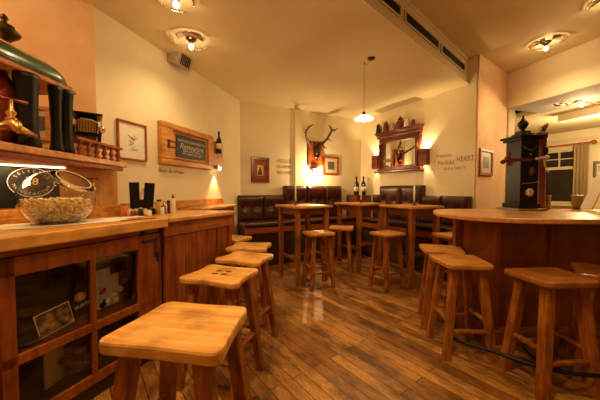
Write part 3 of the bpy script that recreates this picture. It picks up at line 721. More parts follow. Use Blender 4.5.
# ================================================================ mirror with shelf and sconces
s0, _ = hit(W3, 381, 190); s1, _ = hit(W3, 421.5, 190); zt = (hit(W3, 401, 135.5)[1]); zb = (hit(W3, 401, 171)[1])
w_, h_ = s1-s0, zt-zb
mr = thing('wall_mirror', 'carved mahogany wall mirror with cornice shelf reflecting the antlers', 'mirror', wp(W3, (s0+s1)/2, .001, zb), wang(W3))
f = MB(); b_ = .10
for c, d in (((0, .05), (w_, .10)), ((0, h_-.05), (w_, .10)), ((-w_/2+b_/2, h_/2), (b_, h_-.2)), ((w_/2-b_/2, h_/2), (b_, h_-.2))): f.box((c[0], -.035, c[1]), (d[0], .07, d[1]))
f.build('mirror_frame', M_mah, mr, bevel=.01)
MB().box((0, -.014, h_/2), (w_-.15, .01, h_-.15)).build('mirror_glass', M_mirror, mr)
f = MB(); f.box((0, -.07, .0), (w_+.12, .14, .04)); f.box((0, -.055, .04), (w_+.06, .11, .03)); f.build('lower_shelf', M_mah, mr, bevel=.008)
f = MB(); f.box((0, -.06, h_+.02), (w_+.02, .12, .06)); f.box((0, -.07, h_+.065), (w_+.05, .14, .03)); f.box((0, -.08, h_+.095), (w_+.10, .16, .03)); f.build('cornice', M_mah, mr, bevel=.008)
for sg in (-1, 1):
    MB().lathe([(.03, 0), (.035, .04), (.018, .08), (.03, .3), (.02, h_-.28), (.035, h_-.2)], (sg*(w_/2-.045), -.085, .07), 12).build('half_column', M_mah, mr)
ztop = zb+h_+.1105
# objects on the cornice
def on3(x, off, z): return wp(W3, hit(W3, x, 190)[0], off, z)
jars = [(381.0, 'beer_stein', 'dark beer stein at left end of the mirror cornice', M_oldb, .17, .05), (388.3, 'beer_stein', 'reddish brown beer stein, second from left on mirror cornice', M_copper, .18, .052), (395.0, 'glass_jar', 'pale jar left of the dark teapot on mirror cornice', M_pic, .15, .045), (409.0, 'glass_jar', 'cream jar right of the dark teapot on mirror cornice', M_paper, .14, .05), (415.5, 'small_cup', 'small copper cup near right end of mirror cornice', M_copper, .10, .035)]
for x, n_, l_, m_, hh, rr_ in jars:
    t = thing(n_, l_, n_.split('_')[-1], on3(x, .09, ztop), wang(W3))
    MB().lathe([(rr_, 0), (rr_*1.05, .01), (rr_*.95, hh*.5), (rr_*.8, hh*.85), (rr_*.85, hh), (rr_*.7, hh)], (0,0,0), 16).build('body', m_, t)
    if n_ == 'beer_stein':
        MB().lathe([(rr_*.85, hh), (rr_*.6, hh+.02), (.008, hh+.035), (.01, hh+.05)], (0,0,0), 14).build('lid', M_zinc, t)
        MB().tube([(rr_*.9, 0, hh*.8), (rr_+.035, 0, hh*.7), (rr_+.03, 0, hh*.35), (rr_*.95, 0, hh*.2)], .007).build('handle', m_, t)
t = thing('teapot', 'round dark teapot in the middle of the mirror cornice', 'teapot', on3(402.5, .09, ztop), wang(W3))
MB().lathe([(.05, 0), (.085, .05), (.09, .09), (.06, .14), (.03, .15)], (0,0,0), 18).build('body', M_mah, t)
MB().lathe([(.035, .15), (.05, .17), (.03, .2), (.012, .215), (.014, .235)], (0,0,0), 14).build('lid', M_mah, t)
MB().tube([(.07, 0, .06), (.10, 0, .11), (.11, 0, .15)], [.018, .012, .01]).build('spout', M_mah, t)
MB().tube([(-.07, 0, .12), (-.105, 0, .12), (-.105, 0, .05), (-.07, 0, .04)], .009).build('handle', M_mah, t)
for i, (xa, xb, ya, yb) in enumerate(((375, 380.7, 156, 169), (421.7, 429.3, 149, 164.5))):
    a = hit(W3, xa, 190)[0]; b = hit(W3, xb, 190)[0]; xm = (xa+xb)/2; z1_ = hit(W3, xm, ya)[1]; z0_ = hit(W3, xm, yb)[1]
    t = thing('wall_sconce', ['dark box wall sconce at left side of the mirror', 'dark box wall sconce at right side of the mirror'][i], 'wall lamp', wp(W3, (a+b)/2, .001, z0_), wang(W3), 'mirror sconces')
    W_ = b-a; Z = z1_-z0_
    f = MB(); f.box((0, -.095, Z/2), (W_, .01, Z)); f.box((-W_/2+.005, -.05, Z/2), (.01, .08, Z)); f.box((W_/2-.005, -.05, Z/2), (.01, .08, Z)); f.box((0, -.005, Z/2), (W_, .01, Z))
    f.build('shade', M_mah, t)
    MB().ball((0, -.06, Z/2), .025, 8).build('bulb', M_bulb, t)
    lamp('sconce_light', 'SPOT', (0, -.06, Z*.75), 26, rot=(PI, 0, 0), angle=110, blend=.5, size=.02, parent=t)
    lamp('sconce_light', 'SPOT', (0, -.06, Z*.25), 9, rot=(0, 0, 0), angle=80, blend=.5, size=.02, parent=t)
# ================================================================ benches
def bench(name, label, wall, sA, sB, panels, seats):
    t = thing(name, label, 'bench', wp(wall, (sA+sB)/2, .3, 0), wang(wall)); mid = (sA+sB)/2
    def Lx(s): return s-mid
    MB().box((0, .03, .35), (sB-sA, .42, .70)).build('bench_base', M_darkin, t)
    for a, b in seats:
        MB().box(((Lx(a)+Lx(b))/2, .0, .735), (b-a-.01, .47, .07)).build('seat_cushion', M_leather, t, bevel=.02)
    MB().box((0, -.20, .63), (sB-sA, .02, .1)).build('seat_rail', M_redw, t, bevel=.004)
    for a, b, ztop in panels:
        w_ = b-a
        # tufted pad: grid with two button dents
        nx, nz = 26, 18; z0, z1 = .76, ztop; vs = []; fs = []
        bts = [(w_*.27, (z1-z0)*.55), (w_*.73, (z1-z0)*.55)]
        for j in range(nz+1):
            for i in range(nx+1):
                x, z = w_*i/nx, (z1-z0)*j/nz
                e = min(x, w_-x, z, (z1-z0)-z); bul = .055*max(0, min(1, e/.05))**.5
                for bx_, bz_ in bts:
                    dd = math.hypot(x-bx_, z-bz_); bul -= .05*math.exp(-(dd/.055)**2)
                vs.append((Lx(a)+x, .20-bul, z0+z))
        for j in range(nz):
            for i in range(nx): q = j*(nx+1)+i; fs.append((q, q+1, q+nx+2, q+nx+1))
        pad = MB().add(vs, fs, True); pad.box((Lx(a)+w_/2, .245, (z0+z1)/2), (w_-.004, .09, z1-z0)); 
        o = pad.build('backrest_panel', M_leather, t)
        bb = MB()
        for bx_, bz_ in bts: bb.ball((Lx(a)+bx_, .192, z0+bz_), .013, 6, (1, .5, 1))
        bb.build('button', M_leather, o)
    return t
def bs(x): return hit((tuple(wp(BW, 0, .12)[:2]), BWd), x, 190)[0]
def bs3(x): return hit((tuple(wp(W3, 0, .12)[:2]), W3d), x, 190)[0]
zl, zh = 1.225, 1.405
bench('leather_bench', 'brown buttoned leather bench along the back wall', BW, bs(238), bs(345), [(bs(238), bs(263.5), zl), (bs(263.5), bs(285), zl), (bs(285), bs(307), zh), (bs(307), bs(325), zh), (bs(325), bs(342), zh)], [(bs(238), bs(270)), (bs(270), bs(307)), (bs(307), bs(345))])
e3 = 2.50
bench('leather_bench', 'brown buttoned leather bench below the mirror wall', W3, .52, e3, [(.52, bs3(379.5), zl), (bs3(379.5), bs3(401), zh), (bs3(401), bs3(421.5), zh), (bs3(421.5), bs3(441.5), zl), (bs3(441.5), e3, zl)], [(.60, 1.15), (1.15, 1.8), (1.8, e3)])
# corner plinth with the two wine bottles
cp = wp(BW, 2.82-.22, .20); 
o = MB().box((cp.x, cp.y, .605), (.40, .36, 1.21), rz=wang(BW)).build('corner_stand', M_mah, bevel=.008)
tag(o, 'dark wooden corner stand between the two benches', 'stand')
for x, lab in ((356.4, 'left one of two tall dark wine bottles in the bench corner'), (363.4, 'right one of two tall dark wine bottles in the bench corner')):
    Y = cp.y-.08 if x < 360 else cp.y-.10
    bottle('wine_bottle', lab, ((x-300)/F*Y, Y, 1.2112), .40, .055, group='wine bottles')
# ================================================================ STOOLS
def seat_poly(wf, wb, d, r=.045, wav=.0):
    base = [(-wf/2, -d/2), (wf/2, -d/2), (wb/2, d/2), (-wb/2, d/2)]; pts = []
    for i in range(4):
        p = Vector(base[i]); a = (Vector(base[i-1])-p).normalized(); b = (Vector(base[(i+1)%4])-p).normalized()
        s_, e_ = p+a*r, p+b*r
        for k in range(6):
            u = k/5; pts.append((s_*(1-u)**2 + p*2*u*(1-u) + e_*u*u))
        nx = Vector(base[(i+1)%4]); m_ = p.lerp(nx, .5); c_ = Vector((0, 0))
        for u in (.3, .5, .7):
            q = p.lerp(nx, u); q = q + (c_-m_).normalized()*wav*(1-abs(u-.5)*2.2); pts.append(q)
    return [(p.x, p.y) for p in pts]
def make_stool(label, wf=.44, wb=.40, d=.38, hs=.75, sp=.085, lw=.052, seat_m=None, leg_m=None, wav=.012, holes=False, th=.042):
    t = thing('bar_stool', label, 'stool')
    MB().prism(seat_poly(wf, wb, d, .05, wav), hs-th, hs).build('seat', seat_m or M_seat, t, bevel=.012)
    ww = (wf+wb)/4-.085; dd = d/2-.075
    tops, feet = [], []
    for sx_, sy_ in ((-1, -1), (1, -1), (1, 1), (-1, 1)):
        a = Vector((sx_*ww, sy_*dd, hs-th+.004)); b = Vector((sx_*(ww+sp), sy_*(dd+sp*.8), .0)); tops.append(a); feet.append(b)
        MB().beam(a, b, lw, lw*.9, lw*.92, lw*.85).build('leg', leg_m or M_leg, t, bevel=.006)
    def on(i, z): u = (tops[i].z-z)/tops[i].z; return tops[i].lerp(feet[i], u)
    for i, z in ((0, .22), (1, .29), (2, .22), (3, .29)):
        MB().beam(on(i, z), on((i+1)%4, z), .032, .022).build('stretcher', leg_m or M_leg, t, bevel=.004)
    if holes:
        random.seed(2)
        for hx_, hy_ in ((-.035, .03), (.035, .035), (-.03, -.03), (.04, -.025)):
            MB().lathe([(.017, hs-.006), (.018, hs+.0012), (.001, hs+.0014)], (hx_, hy_, 0), 12, Matrix.Diagonal((1.3, .8, 1, 1))).build('finger_hole', M_darkin, t)
    register(t); return t
def place(o, x, y, deg): o.location = (x, y, 0); o.rotation_euler = (0, 0, math.radians(deg)); return o
GL_ = 'stools along the left bar'
s = place(make_stool('large foreground bar stool with pale worn seat, nearest the camera', .51, .44, .395, wav=.006, th=.055, lw=.068), -.50, 1.16, -9); s['group'] = GL_
s = place(make_stool('bar stool with dark finger holes in its seat, second from camera', .44, .42, .36, holes=True, wav=.022), -.545, 1.86, -17); s['group'] = GL_
A = place(make_stool('bar stool with curved notched seat, third along the left bar', .42, .40, .34, wav=.02), -.47, 2.33, -20); A['group'] = GL_
dup(A, (-.52, 2.80, 0), math.radians(-6), 'fourth bar stool from the camera along the left bar', GL_)
dup(A, (-.83, 3.28, 0), math.radians(-24), 'farthest bar stool of the row along the left bar', GL_)
GC = 'stools at the tall tables'
B = place(make_stool('bar stool standing in front of the leftmost tall table', .38, .37, .34, seat_m=M_pine, wav=.004, sp=.06), .25, 3.70, 22); B['group'] = GC
dup(B, (.645, 4.22, 0), math.radians(-14), 'bar stool between the leftmost and the middle tall tables', GC)
dup(B, (1.18, 3.66, 0), math.radians(30), 'bar stool in front of the rightmost tall table', GC)
GR = 'stools around the round bar'
Cc = place(make_stool('bar stool at left side of the round bar, overlapping another seat', .34, .40, .36, seat_m=M_pine, leg_m=M_leg, wav=.0, sp=.075, lw=.058), 1.325, 2.225, -4); Cc['group'] = GR
dup(Cc, (1.40, 2.66, 0), math.radians(-18), 'bar stool half hidden behind the left stool at the round bar', GR)
D_ = place(make_stool('dark bar stool in front of the round bar, below the black tower', .36, .43, .33, seat_m=M_seatd, leg_m=M_leg, wav=.0, lw=.064, sp=.072), 1.70, 1.825, 4); D_['group'] = GR
dup(D_, (2.16, 1.90, 0), math.radians(50), 'dark bar stool at right edge of the picture, partly cut off', GR)
dup(Cc, (1.98, 3.50, 0), math.radians(10), 'bar stool behind the round bar, seen beyond its left post', GR)
# ================================================================ TABLES
def make_table(label, w_=.62, hgt=1.1):
    t = thing('high_table', label, 'table', group='tall square tables')
    MB().box((0, 0, hgt-.016), (w_, w_, .032)).build('tabletop', M_pine, t, bevel=.006)
    k = w_/2-.07; f = MB()
    for sy_ in (-1, 1):
        f.box((0, sy_*k, hgt-.032-.045), (2*k-.05, .022, .09)); f.box((sy_*k, 0, hgt-.032-.045), (.022, 2*k-.05, .09))
    f.build('apron', M_legd, t, bevel=.003)
    for sx_, sy_ in ((-1,-1),(1,-1),(1,1),(-1,1)):
        MB().beam((sx_*k, sy_*k, hgt-.034), (sx_*k, sy_*k, 0), .066, .066, .05, .05).build('leg', M_leg, t, bevel=.004)
    for sy_ in (-1, 1):
        MB().box((sy_*k, 0, .36), (.028, 2*k-.04, .04)).build('stretcher', M_legd, t, bevel=.003)
    MB().box((0, 0, .36), (2*k-.03, .028, .04)).build('stretcher', M_legd, t, bevel=.003)
    register(t); return t
T1 = make_table('leftmost tall square wooden table with a candle'); T1.location = (.045, 4.02, 0); T1.rotation_euler = (0, 0, math.radians(32))
T2 = dup(T1, (1.025, 4.68, 0), math.radians(32), 'middle tall square wooden table with a candle, farthest back', 'tall square tables')
T3 = dup(T1, (1.60, 3.93, 0), math.radians(26), 'rightmost tall square wooden table with a candle', 'tall square tables')
def candle(x, y, lab):
    t = thing('candle', lab, 'candle', (x, y, 1.1005), 0, 'table candles')
    MB().lathe([(.035, 0), (.035, .006), (.012, .012), (.012, .03), (.018, .045), (.018, .055)], (0,0,0), 14).build('candle_holder', M_oldb, t)
    MB().lathe([(.012, .04), (.0115, .28), (.005, .285)], (0,0,0), 12).build('wax_stick', M_wax, t)
    MB().tube([(0, 0, .284), (.001, 0, .295)], .0015, 5).build('wick', M_black, t)
for x, Y, lab in ((295.6, 4.0, 'white candle on the leftmost tall table'), (361.2, 4.62, 'white candle on the middle tall table'), (414.3, 3.88, 'white candle on the rightmost tall table')):
    candle((x-300)/F*Y, Y, lab)
# ================================================================ ROUND BAR (right)
def smooth(ctrl, n=6):
    out = []; N = len(ctrl)
    for i in range(N):
        p0, p1, p2, p3 = (Vector(ctrl[(i+j-1) % N]) for j in range(4))
        for k in range(n):
            u = k/n; out.append(tuple(.5*((2*p1)+(p2-p0)*u+(2*p0-5*p1+4*p2-p3)*u*u+(3*p1-p0-3*p2+p3)*u**3)))
    return out
top = smooth([(1.58, 3.12), (1.37, 2.76), (1.37, 2.40), (1.60, 2.12), (2.05, 2.03), (2.6, 2.0), (3.2, 2.06), (3.6, 2.35), (3.65, 2.8), (3.35, 3.12), (2.7, 3.2), (2.0, 3.2)])
rb = thing('round_bar', 'rounded wooden bar island carrying the black tower', 'bar', (2.3, 2.6, 0))
MB().prism(top, 1.062, 1.1).build('bar_top', M_top, rb, bevel=.008, world=True)
body = [(1.70, 2.35), (1.62, 2.66), (1.68, 2.95), (3.2, 2.95), (3.3, 2.75), (2.70, 2.35)]
MB().prism(body, .0, 1.062).build('bar_body', M_body, rb, bevel=.004, world=True)
MB().prism([(1.62, 2.26), (1.50, 2.62), (1.6, 2.98), (1.7, 2.96), (1.64, 2.66), (1.72, 2.36), (2.70, 2.36), (2.76, 2.26)], 0, .12).build('plinth', M_legd, rb, bevel=.01, world=True)
f = MB()
for x, y in ((1.705, 2.335), (2.18, 2.34), (2.665, 2.335)): f.box((x, y, .59), (.045, .03, .94))
f.build('bar_stile', M_body, rb, bevel=.004, world=True)
MB().prism([(1.66,2.32),(1.58,2.66),(1.64,2.98),(3.2,2.98),(3.3,2.7),(2.74,2.32)], 1.02, 1.062).build('bar_cornice', M_body, rb, bevel=.004, world=True)
MB().box((1.60, 2.76, .59), (.06, .06, .94)).build('corner_post', M_leg, rb, bevel=.004, world=True)
pts = [(1.38, 2.72, .21), (1.26, 2.40, .21), (1.27, 2.1, .21), (1.36, 1.98, .21), (1.55, 1.90, .21)]
rail = [at(x_, y_, .165) for x_, y_ in ((446, 336), (470, 344.5), (495, 352), (520, 361), (545, 368.5), (575, 374), (610, 377))]
mm = MB().tube(rail, .013, 10)
for p_ in (rail[1], rail[4]):
    mm.tube([p_, Vector((p_.x+.12, p_.y+.25, .1)), Vector((p_.x+.2, p_.y+.42, .06))], .01, 8)
mm.build('foot_rail', M_black, rb, world=True)
# ================================================================ BLACK TOWER on the bar
tb = at(521, 208.5, 1.1)
tw = thing('black_tower', 'black wooden tap tower with white dial and urn finial', 'beer tower', (2.44, 3.005, 1.1008), 0)
# box .30 wide (x), .26 deep
bx, by, bz = .19, .21, .80
MB().box((0, 0, .012), (bx+.12, by+.12, .024)).build('base_plate', M_zinc, tw, bevel=.005)
MB().box((0, 0, .05), (bx+.04, by+.04, .05)).build('foot_moulding', M_black, tw, bevel=.006)
MB().box((0, 0, .41), (bx, by, .70)).build('case', M_black, tw, bevel=.004)
f = MB(); f.box((0, 0, .765), (bx+.05, by+.05, .03)).box((0, 0, .79), (bx+.09, by+.09, .025)).box((0, 0, .815), (bx*.7, by*.7, .035)).box((0, 0, .845), (bx*.5, by*.5, .03)); f.build('cornice', M_black, tw, bevel=.005)
MB().lathe([(.02, .86), (.018, .88), (.03, .89), (.05, .93), (.045, .955), (.02, .985), (.008, 1.01), (.01, 1.02), (.002, 1.04)], (0,0,0), 16).build('finial', M_black, tw)
MB().lathe([(.043, 0), (.045, .008), (.038, .012)], (.0, -by/2, .195), 24, Matrix.Rotation(PI/2, 4, 'X')).build('dial_rim', M_brass, tw)
MB().lathe([(.038, 0), (.038, .013)], (.0, -by/2, .195), 24, Matrix.Rotation(PI/2, 4, 'X')).build('dial', M_white, tw)
hh = MB(); hh.box((.0, -by/2-.015, .207), (.003, .002, .026)).box((.008, -by/2-.015, .191), (.018, .002, .003)); hh.build('dial_hand', M_black, tw)
MB().tube([(-.08, -by/2-.002, .285), (0, -by/2-.002, .292), (.085, -by/2-.002, .305)], .0025, 6).build('scale_line', M_chalk, tw)
m = MB()
for k in range(8):
    a_ = PI/8*k; m.tube([(.02-.035*math.cos(a_), -by/2-.003, .42-.05*math.sin(a_)), (.02+.035*math.cos(a_), -by/2-.003, .42+.05*math.sin(a_))], .0018, 4)
m.build('star_emblem', M_brass, tw)
m = MB(); pts = [(-.075+.15*k/10, -by/2-.003, .68-.035*math.sin(PI*k/10)) for k in range(11)]; m.tube(pts, .004, 5); m.ball((0, -by/2-.004, .60), .012, 6)
m.build('scroll_ornament', M_zinc, tw)
# dark cross bar tap to the left
m = MB(); m.tube([(.0, -by/2-.016, .54), (-.16, -by/2-.018, .535), (-.21, -by/2-.018, .53), (-.29, -by/2-.018, .52)], [.014, .017, .022, .014], 10); m.tube([(-.23, -by/2-.018, .475), (-.235, -by/2-.018, .62)], [.026, .008], 10); m.ball((-.30, -by/2-.018, .515), .024, 8); m.ball((-.25, -by/2-.018, .545), .034, 8)
m.build('dark_tap', M_mah, tw)
m = MB(); m.tube([(.06, -by/2-.01, .55), (.11, -by/2-.03, .56), (.17, -by/2-.03, .56)], [.008, .01, .008], 8); m.ball((.06, -by/2-.012, .55), .014, 6); m.ball((.15, -by/2-.035, .565), .02, 8)
pts = [(.125, -by/2-.03, .54), (.13, -by/2-.03, .48), (.15, -by/2-.03, .43), (.175, -by/2-.03, .41)]; m.tube(pts, .008, 8)
m.build('white_tap', M_white, tw)
# red column behind
rc = thing('copper_column', 'reddish brown column standing behind the black tower', 'column', (2.755, 3.12, 1.1008))
MB().lathe([(.06, 0), (.06, .02), (.045, .03), (.042, .5), (.048, .52), (.042, .56), (.044, .80), (.055, .82), (.055, .87), (.02, .88)], (0,0,0), 18).build('shaft', M_redcol, rc)
MB().tube([(0, 0, .87), (.01, 0, .92), (.05, 0, .96), (.055, 0, .985)], [.03, .028, .02, .006]).build('carved_top', M_redcol, rc)
MB().tube([(0, 0, .87), (-.03, 0, .91), (-.04, 0, .95)], [.02, .015, .004]).build('pale_horn', M_white, rc)
MB().ball((.0, -.045, .66), .03, 8, (1, 1, 1.6)).build('black_knob', M_black, rc)
# leaning white card at right
t = tag(MB().beam((3.12, 2.96, 1.112), (3.42, 3.05, 1.55), .10, .02).build('menu_board', M_paper), 'cream board leaning on the bar at the right picture edge', 'board')
# vases on the bar/window sill
for i, (x, w_) in enumerate(((548.5, 6.5), (577.5, 13))):
    q = at(x, 210, 1.1); Y = 3.10; X = (x-300)/F*Y
    rr_ = w_/2/F*Y*.72
    t = thing('metal_planter', ['small conical grey metal cup right beside the copper column', 'wider conical grey metal bucket in front of the curtain'][i], 'cup', (X, Y, 1.1008), 0, 'metal cups on the bar')
    MB().lathe([(rr_*.7, 0), (rr_, .15), (rr_*1.05, .155), (rr_*.95, .155), (rr_*.66, .01)], (0,0,0), 16).build('cup_body', M_zinc, t)
    MB().lathe([(rr_*1.0, .145), (rr_*1.1, .15), (rr_*1.1, .158), (rr_*1.0, .16)], (0,0,0), 16).build('rim', M_zinc, t)
# ================================================================ curtain
ca_, cb_ = hit(RW, 577, 190)[0], hit(RW, 592, 190)[0]
cz1 = 2.36
def curt(s0, s1, lab):
    n = 44; vs = []; fs = []
    for j, z in enumerate((.35, 1.3, cz1-.05, cz1)):
        for i in range(n+1):
            s_ = s0+(s1-s0)*i/n; a = (.045*math.sin(i*.62+.3*j)+.012*math.sin(i*1.7+j))*(1 if j < 3 else .6)
            vs.append(wp(RW, s_, .17+a, z))
    for j in range(3):
        for i in range(n): q = j*(n+1)+i; fs.append((q, q+1, q+n+2, q+n+1))
    o = MB().add(vs, fs, True).build('curtain', M_curtain)
    m_ = o.modifiers.new('thick', 'SOLIDIFY'); m_.thickness = .004
    return tag(o, lab, 'curtain')
curt(ca_, cb_, 'beige pleated curtain hanging at the right of the window')
a, b = wp(RW, WIN[0]-.3, .17, cz1+.02), wp(RW, cb_+.06, .17, cz1+.02)
t = thing('curtain_rod', 'brown wooden curtain rod with knob over the window', 'curtain rod', (b.x, b.y, b.z))
MB().tube([a, b], .018, 10).build('rod', M_redw, t, world=True)
MB().ball(b, .045, 8).build('rod_knob', M_redw, t, world=True)
MB().beam(wp(RW, cb_+.02, .0, cz1+.02), wp(RW, cb_+.02, .17, cz1+.02), .02, .02).build('rod_bracket', M_redw, t, world=True)
# ================================================================ ceiling lamps
def ceil_lamp(loc, ang, lab, watt):
    t = thing('ceiling_spotlight', lab, 'ceiling lamp', loc, ang, 'chrome ceiling lamps')
    MB().lathe([(.055, 0), (.055, -.012), (.045, -.02), (.02, -.026)], (0,0,0), 20).build('ceiling_plate', M_oldb, t)
    MB().lathe([(.02, -.02), (.026, -.05), (.022, -.06)], (0,0,0), 14).build('bulb_socket', M_copper, t)
    MB().ball((0, 0, -.085), .026, 8).build('bulb', M_bulb, t)
    for k, (a0, a1, rr_) in enumerate(((200, 330, .13), (20, 100, .15), (120, 190, .17))):
        vs = []; fs = []; n = 12
        for i in range(n+1):
            a_ = math.radians(a0+(a1-a0)*i/n)
            for r2, z2 in ((rr_, -.055), (rr_*1.25, -.018), (rr_*1.25, -.012), (rr_*.98, -.050)): vs.append((r2*math.cos(a_), r2*math.sin(a_), z2))
        for i in range(n):
            for j in range(4): fs.append((i*4+j, i*4+(j+1)%4, (i+1)*4+(j+1)%4, (i+1)*4+j))
        fs += [(0,1,2,3), (n*4+3, n*4+2, n*4+1, n*4)]
        o = MB().add(vs, fs, True).build('glass_petal', M_chrome, t)
        am = math.radians((a0+a1)/2)
        MB().tube([(0, 0, -.03), (rr_*math.cos(am), rr_*math.sin(am), -.05)], .003, 5).build('petal_arm', M_chrome, t)
    lamp('ceiling_spot_light', 'SPOT', (0, 0, -.12), watt*2.2, angle=150, blend=.9, size=.03, parent=t)
    lamp('ceiling_glow_light', 'POINT', (0, 0, -.13), watt*.12, size=.03, parent=t)
    return t
q = at(191, 38, H); ceil_lamp((q.x, q.y, H-.0005), .4, 'chrome petal ceiling lamp near the left wall speaker', 12)
q = at(546, 42, H2); ceil_lamp((q.x, q.y, H2-.0005), 2.2, 'chrome petal ceiling lamp on the high ceiling right of the pillar', 24)
q = at(176, -6, H); ceil_lamp((q.x, q.y, H-.0005), 1.2, 'chrome petal ceiling lamp at the top picture edge', 10)
q = at(612, -2, H2); ceil_lamp((q.x, q.y, H2-.0005), 1.7, 'chrome petal ceiling lamp at the upper right picture corner', 16)
q = at(578, 101, 2.70)
t = thing('ceiling_fixture', 'scrolled brass ceiling fixture on the grey soffit at right', 'ceiling lamp', (q.x, q.y, 2.6995), math.radians(-10))
MB().lathe([(.05, 0), (.05, -.02), (.02, -.03)], (0,0,0), 16).build('ceiling_plate', M_brass, t)
for k in range(5):
    x0 = -.32+.16*k
    MB().tube([(x0, 0, -.03), (x0+.04, .03, -.05), (x0+.09, 0, -.055), (x0+.06, -.03, -.035), (x0+.14, 0, -.03)], .012, 8).build('scroll', M_brass, t)
MB().ball((.05, 0, -.06), .03, 8).build('bulb', M_bulb, t)
lamp('fixture_light', 'POINT', (0.05, 0, -.18), 12, size=.04, parent=t)
# side room light
lamp('side_room_light', 'POINT', (5.3, 5.0, 2.3), 75, size=.12)
# pendant
pX, pY = (371-300)/F*3.28, 3.28
cp_ = at(371.5, 58, H); hk = at(364.3, 62, H); lz = 2.10
pen = thing('pendant_lamp', 'white glass pendant lamp hanging on a thin cord', 'pendant lamp', (cp_.x, cp_.y, H-.0005))
MB().lathe([(.045, 0), (.045, -.012), (.02, -.025)], (0,0,0), 18).build('ceiling_rose', M_oldb, pen)
L3 = Vector(((364.8-300)/F*hk.y, hk.y, at(365, 116, H).z))
zc = EYE + hk.y*(190-113)/F
MB().tube([(cp_.x, cp_.y, H-.02), ((cp_.x+hk.x)/2, (cp_.y+hk.y)/2, H-.055), (hk.x, hk.y, H-.03), (hk.x, hk.y, zc)], .004, 6).build('cord', M_grey, pen, world=True)
MB().tube([(hk.x, hk.y, H), (hk.x, hk.y, H-.04)], .005, 6).build('ceiling_hook', M_oldb, pen, world=True)
MB().lathe([(.018, .0), (.018, -.04), (.03, -.05)], (hk.x, hk.y, zc), 14).build('lamp_holder', M_oldb, pen, world=True)
sh = MB(); n = 32; prof = [(.022, -.035), (.05, -.045), (.085, -.062), (.118, -.085), (.12, -.09), (.112, -.087), (.08, -.068), (.045, -.052), (.02, -.042)]
vs = []; fs = []
for r_, z_ in prof:
    for k in range(n): 
        a_ = 2*PI*k/n; rr_ = r_*(1+.05*math.sin(8*a_)*(r_/.12)); vs.append((hk.x+rr_*math.cos(a_), hk.y+rr_*math.sin(a_), zc+z_))
for i in range(len(prof)):
    i2 = (i+1) % len(prof)
    for k in range(n): fs.append((i*n+k, i*n+(k+1)%n, i2*n+(k+1)%n, i2*n+k))
sh.add(vs, fs, True); sh.build('lamp_shade', M_shade, pen, world=True)
MB().ball((hk.x, hk.y, zc-.088), .032, 8).build('bulb', M_bulb, pen, world=True)
lamp('pendant_light', 'POINT', (hk.x-cp_.x, hk.y-cp_.y, zc-.15-H), 30, size=.04, parent=pen)
# speaker on the left wall
s_, z_ = hit(LW, 174, 61)
sp = thing('wall_speaker', 'small beige loudspeaker in the corner of wall and ceiling', 'speaker', wp(LW, s_, .002, z_-.06), wang(LW))
MB().box((0, -.09, .06), (.25, .15, .17), rx=.35).build('speaker_body', M_grey, sp, bevel=.015)
m = MB()
for k in range(6): m.box((-.07+.028*k, -.168, .032), (.008, .01, .12), rx=.35)
m.build('speaker_grille', M_oldb, sp)
MB().box((0, -.015, .06), (.04, .03, .05)).build('wall_bracket', M_oldb, sp)
# ================================================================ ITEMS ON THE LEFT BAR
# bowl with snacks
bc = Vector((-1.60, 1.80, 1.1032)); 
pr = thing('glass_bowl', 'large clear glass bowl with tilted opening, filled with snacks', 'bowl', bc)
R = .205; tilt = Matrix.Rotation(math.radians(38), 4, 'Y') @ Matrix.Rotation(math.radians(0), 4, 'X')
def bowlshape(r, th0, th1, n=14, seg=36, rev=False):
    # sphere cut by a tilted rim; axis tilted towards the viewer's right
    rows = []
    for i in range(n+1):
        th = th0+(th1-th0)*i/n; rows.append([Vector((r*math.sin(th)*math.cos(2*PI*k/seg), r*math.sin(th)*math.sin(2*PI*k/seg), -r*math.cos(th))) for k in range(seg)])
    return rows
ax = Vector((.66, -.03, .80)).normalized(); rot = Vector((0, 0, 1)).rotation_difference(ax).to_matrix()
th1 = math.radians(151)
ro = bowlshape(R, .02, th1); ri = bowlshape(R-.004, th1, .02)
vs = []; seg = 36
for row in ro+ri:
    for v in row:
        v = rot @ v; z = v.z*.90
        if z < -R*.78: z = -R*.78 + (z+R*.78)*.08
        vs.append((v.x, v.y, z + R*.78+R*.02))
fs = []
nr = len(ro)+len(ri)
for i in range(nr-1):
    for k in range(seg): fs.append((i*seg+k, i*seg+(k+1)%seg, (i+1)*seg+(k+1)%seg, (i+1)*seg+k))
fs += [tuple(range(seg))[::-1], tuple((nr-1)*seg+k for k in range(seg))]
zmin = min(v[2] for v in vs); vs = [(a, b, c-zmin) for a, b, c in vs]
MB().add(vs, fs, True).build('bowl_glass', M_glass, pr)
rimr = [rot @ v for v in ro[-1]]; rimp = [(v.x, v.y, v.z*.90+R*.80-zmin) for v in rimr]; rimp.append(rimp[0])
MB().tube(rimp, .003, 8).build('bowl_rim_highlight', M_white, pr)  # white colour paints in the glossy highlight along the glass edge
random.seed(11)
def snack(mat, n_, name, sd_):
    m = MB(); random.seed(sd_)
    for _ in range(n_):
        zz = random.uniform(.014, .165); rad = math.sqrt(max(.0004, (R-.03)**2-((zz-R*.78)/.9)**2)); a_ = random.uniform(0, 2*PI); q_ = rad*math.sqrt(random.random())
        m.ball((q_*math.cos(a_), q_*math.sin(a_), zz), random.uniform(.006, .011), 4, (random.uniform(.7, 1.3), 1, random.uniform(.6, 1)))
    o = m.build(name, mat); o.location = bc; return o
o = snack(M_popc, 1500, 'snack_mix', 4); tag(o, 'pale puffed snack pieces heaped in the glass bowl', 'snacks', kind='stuff')
o = snack(M_popd, 330, 'snack_mix', 9); tag(o, 'brown snack pieces mixed in the glass bowl', 'snacks', kind='stuff')
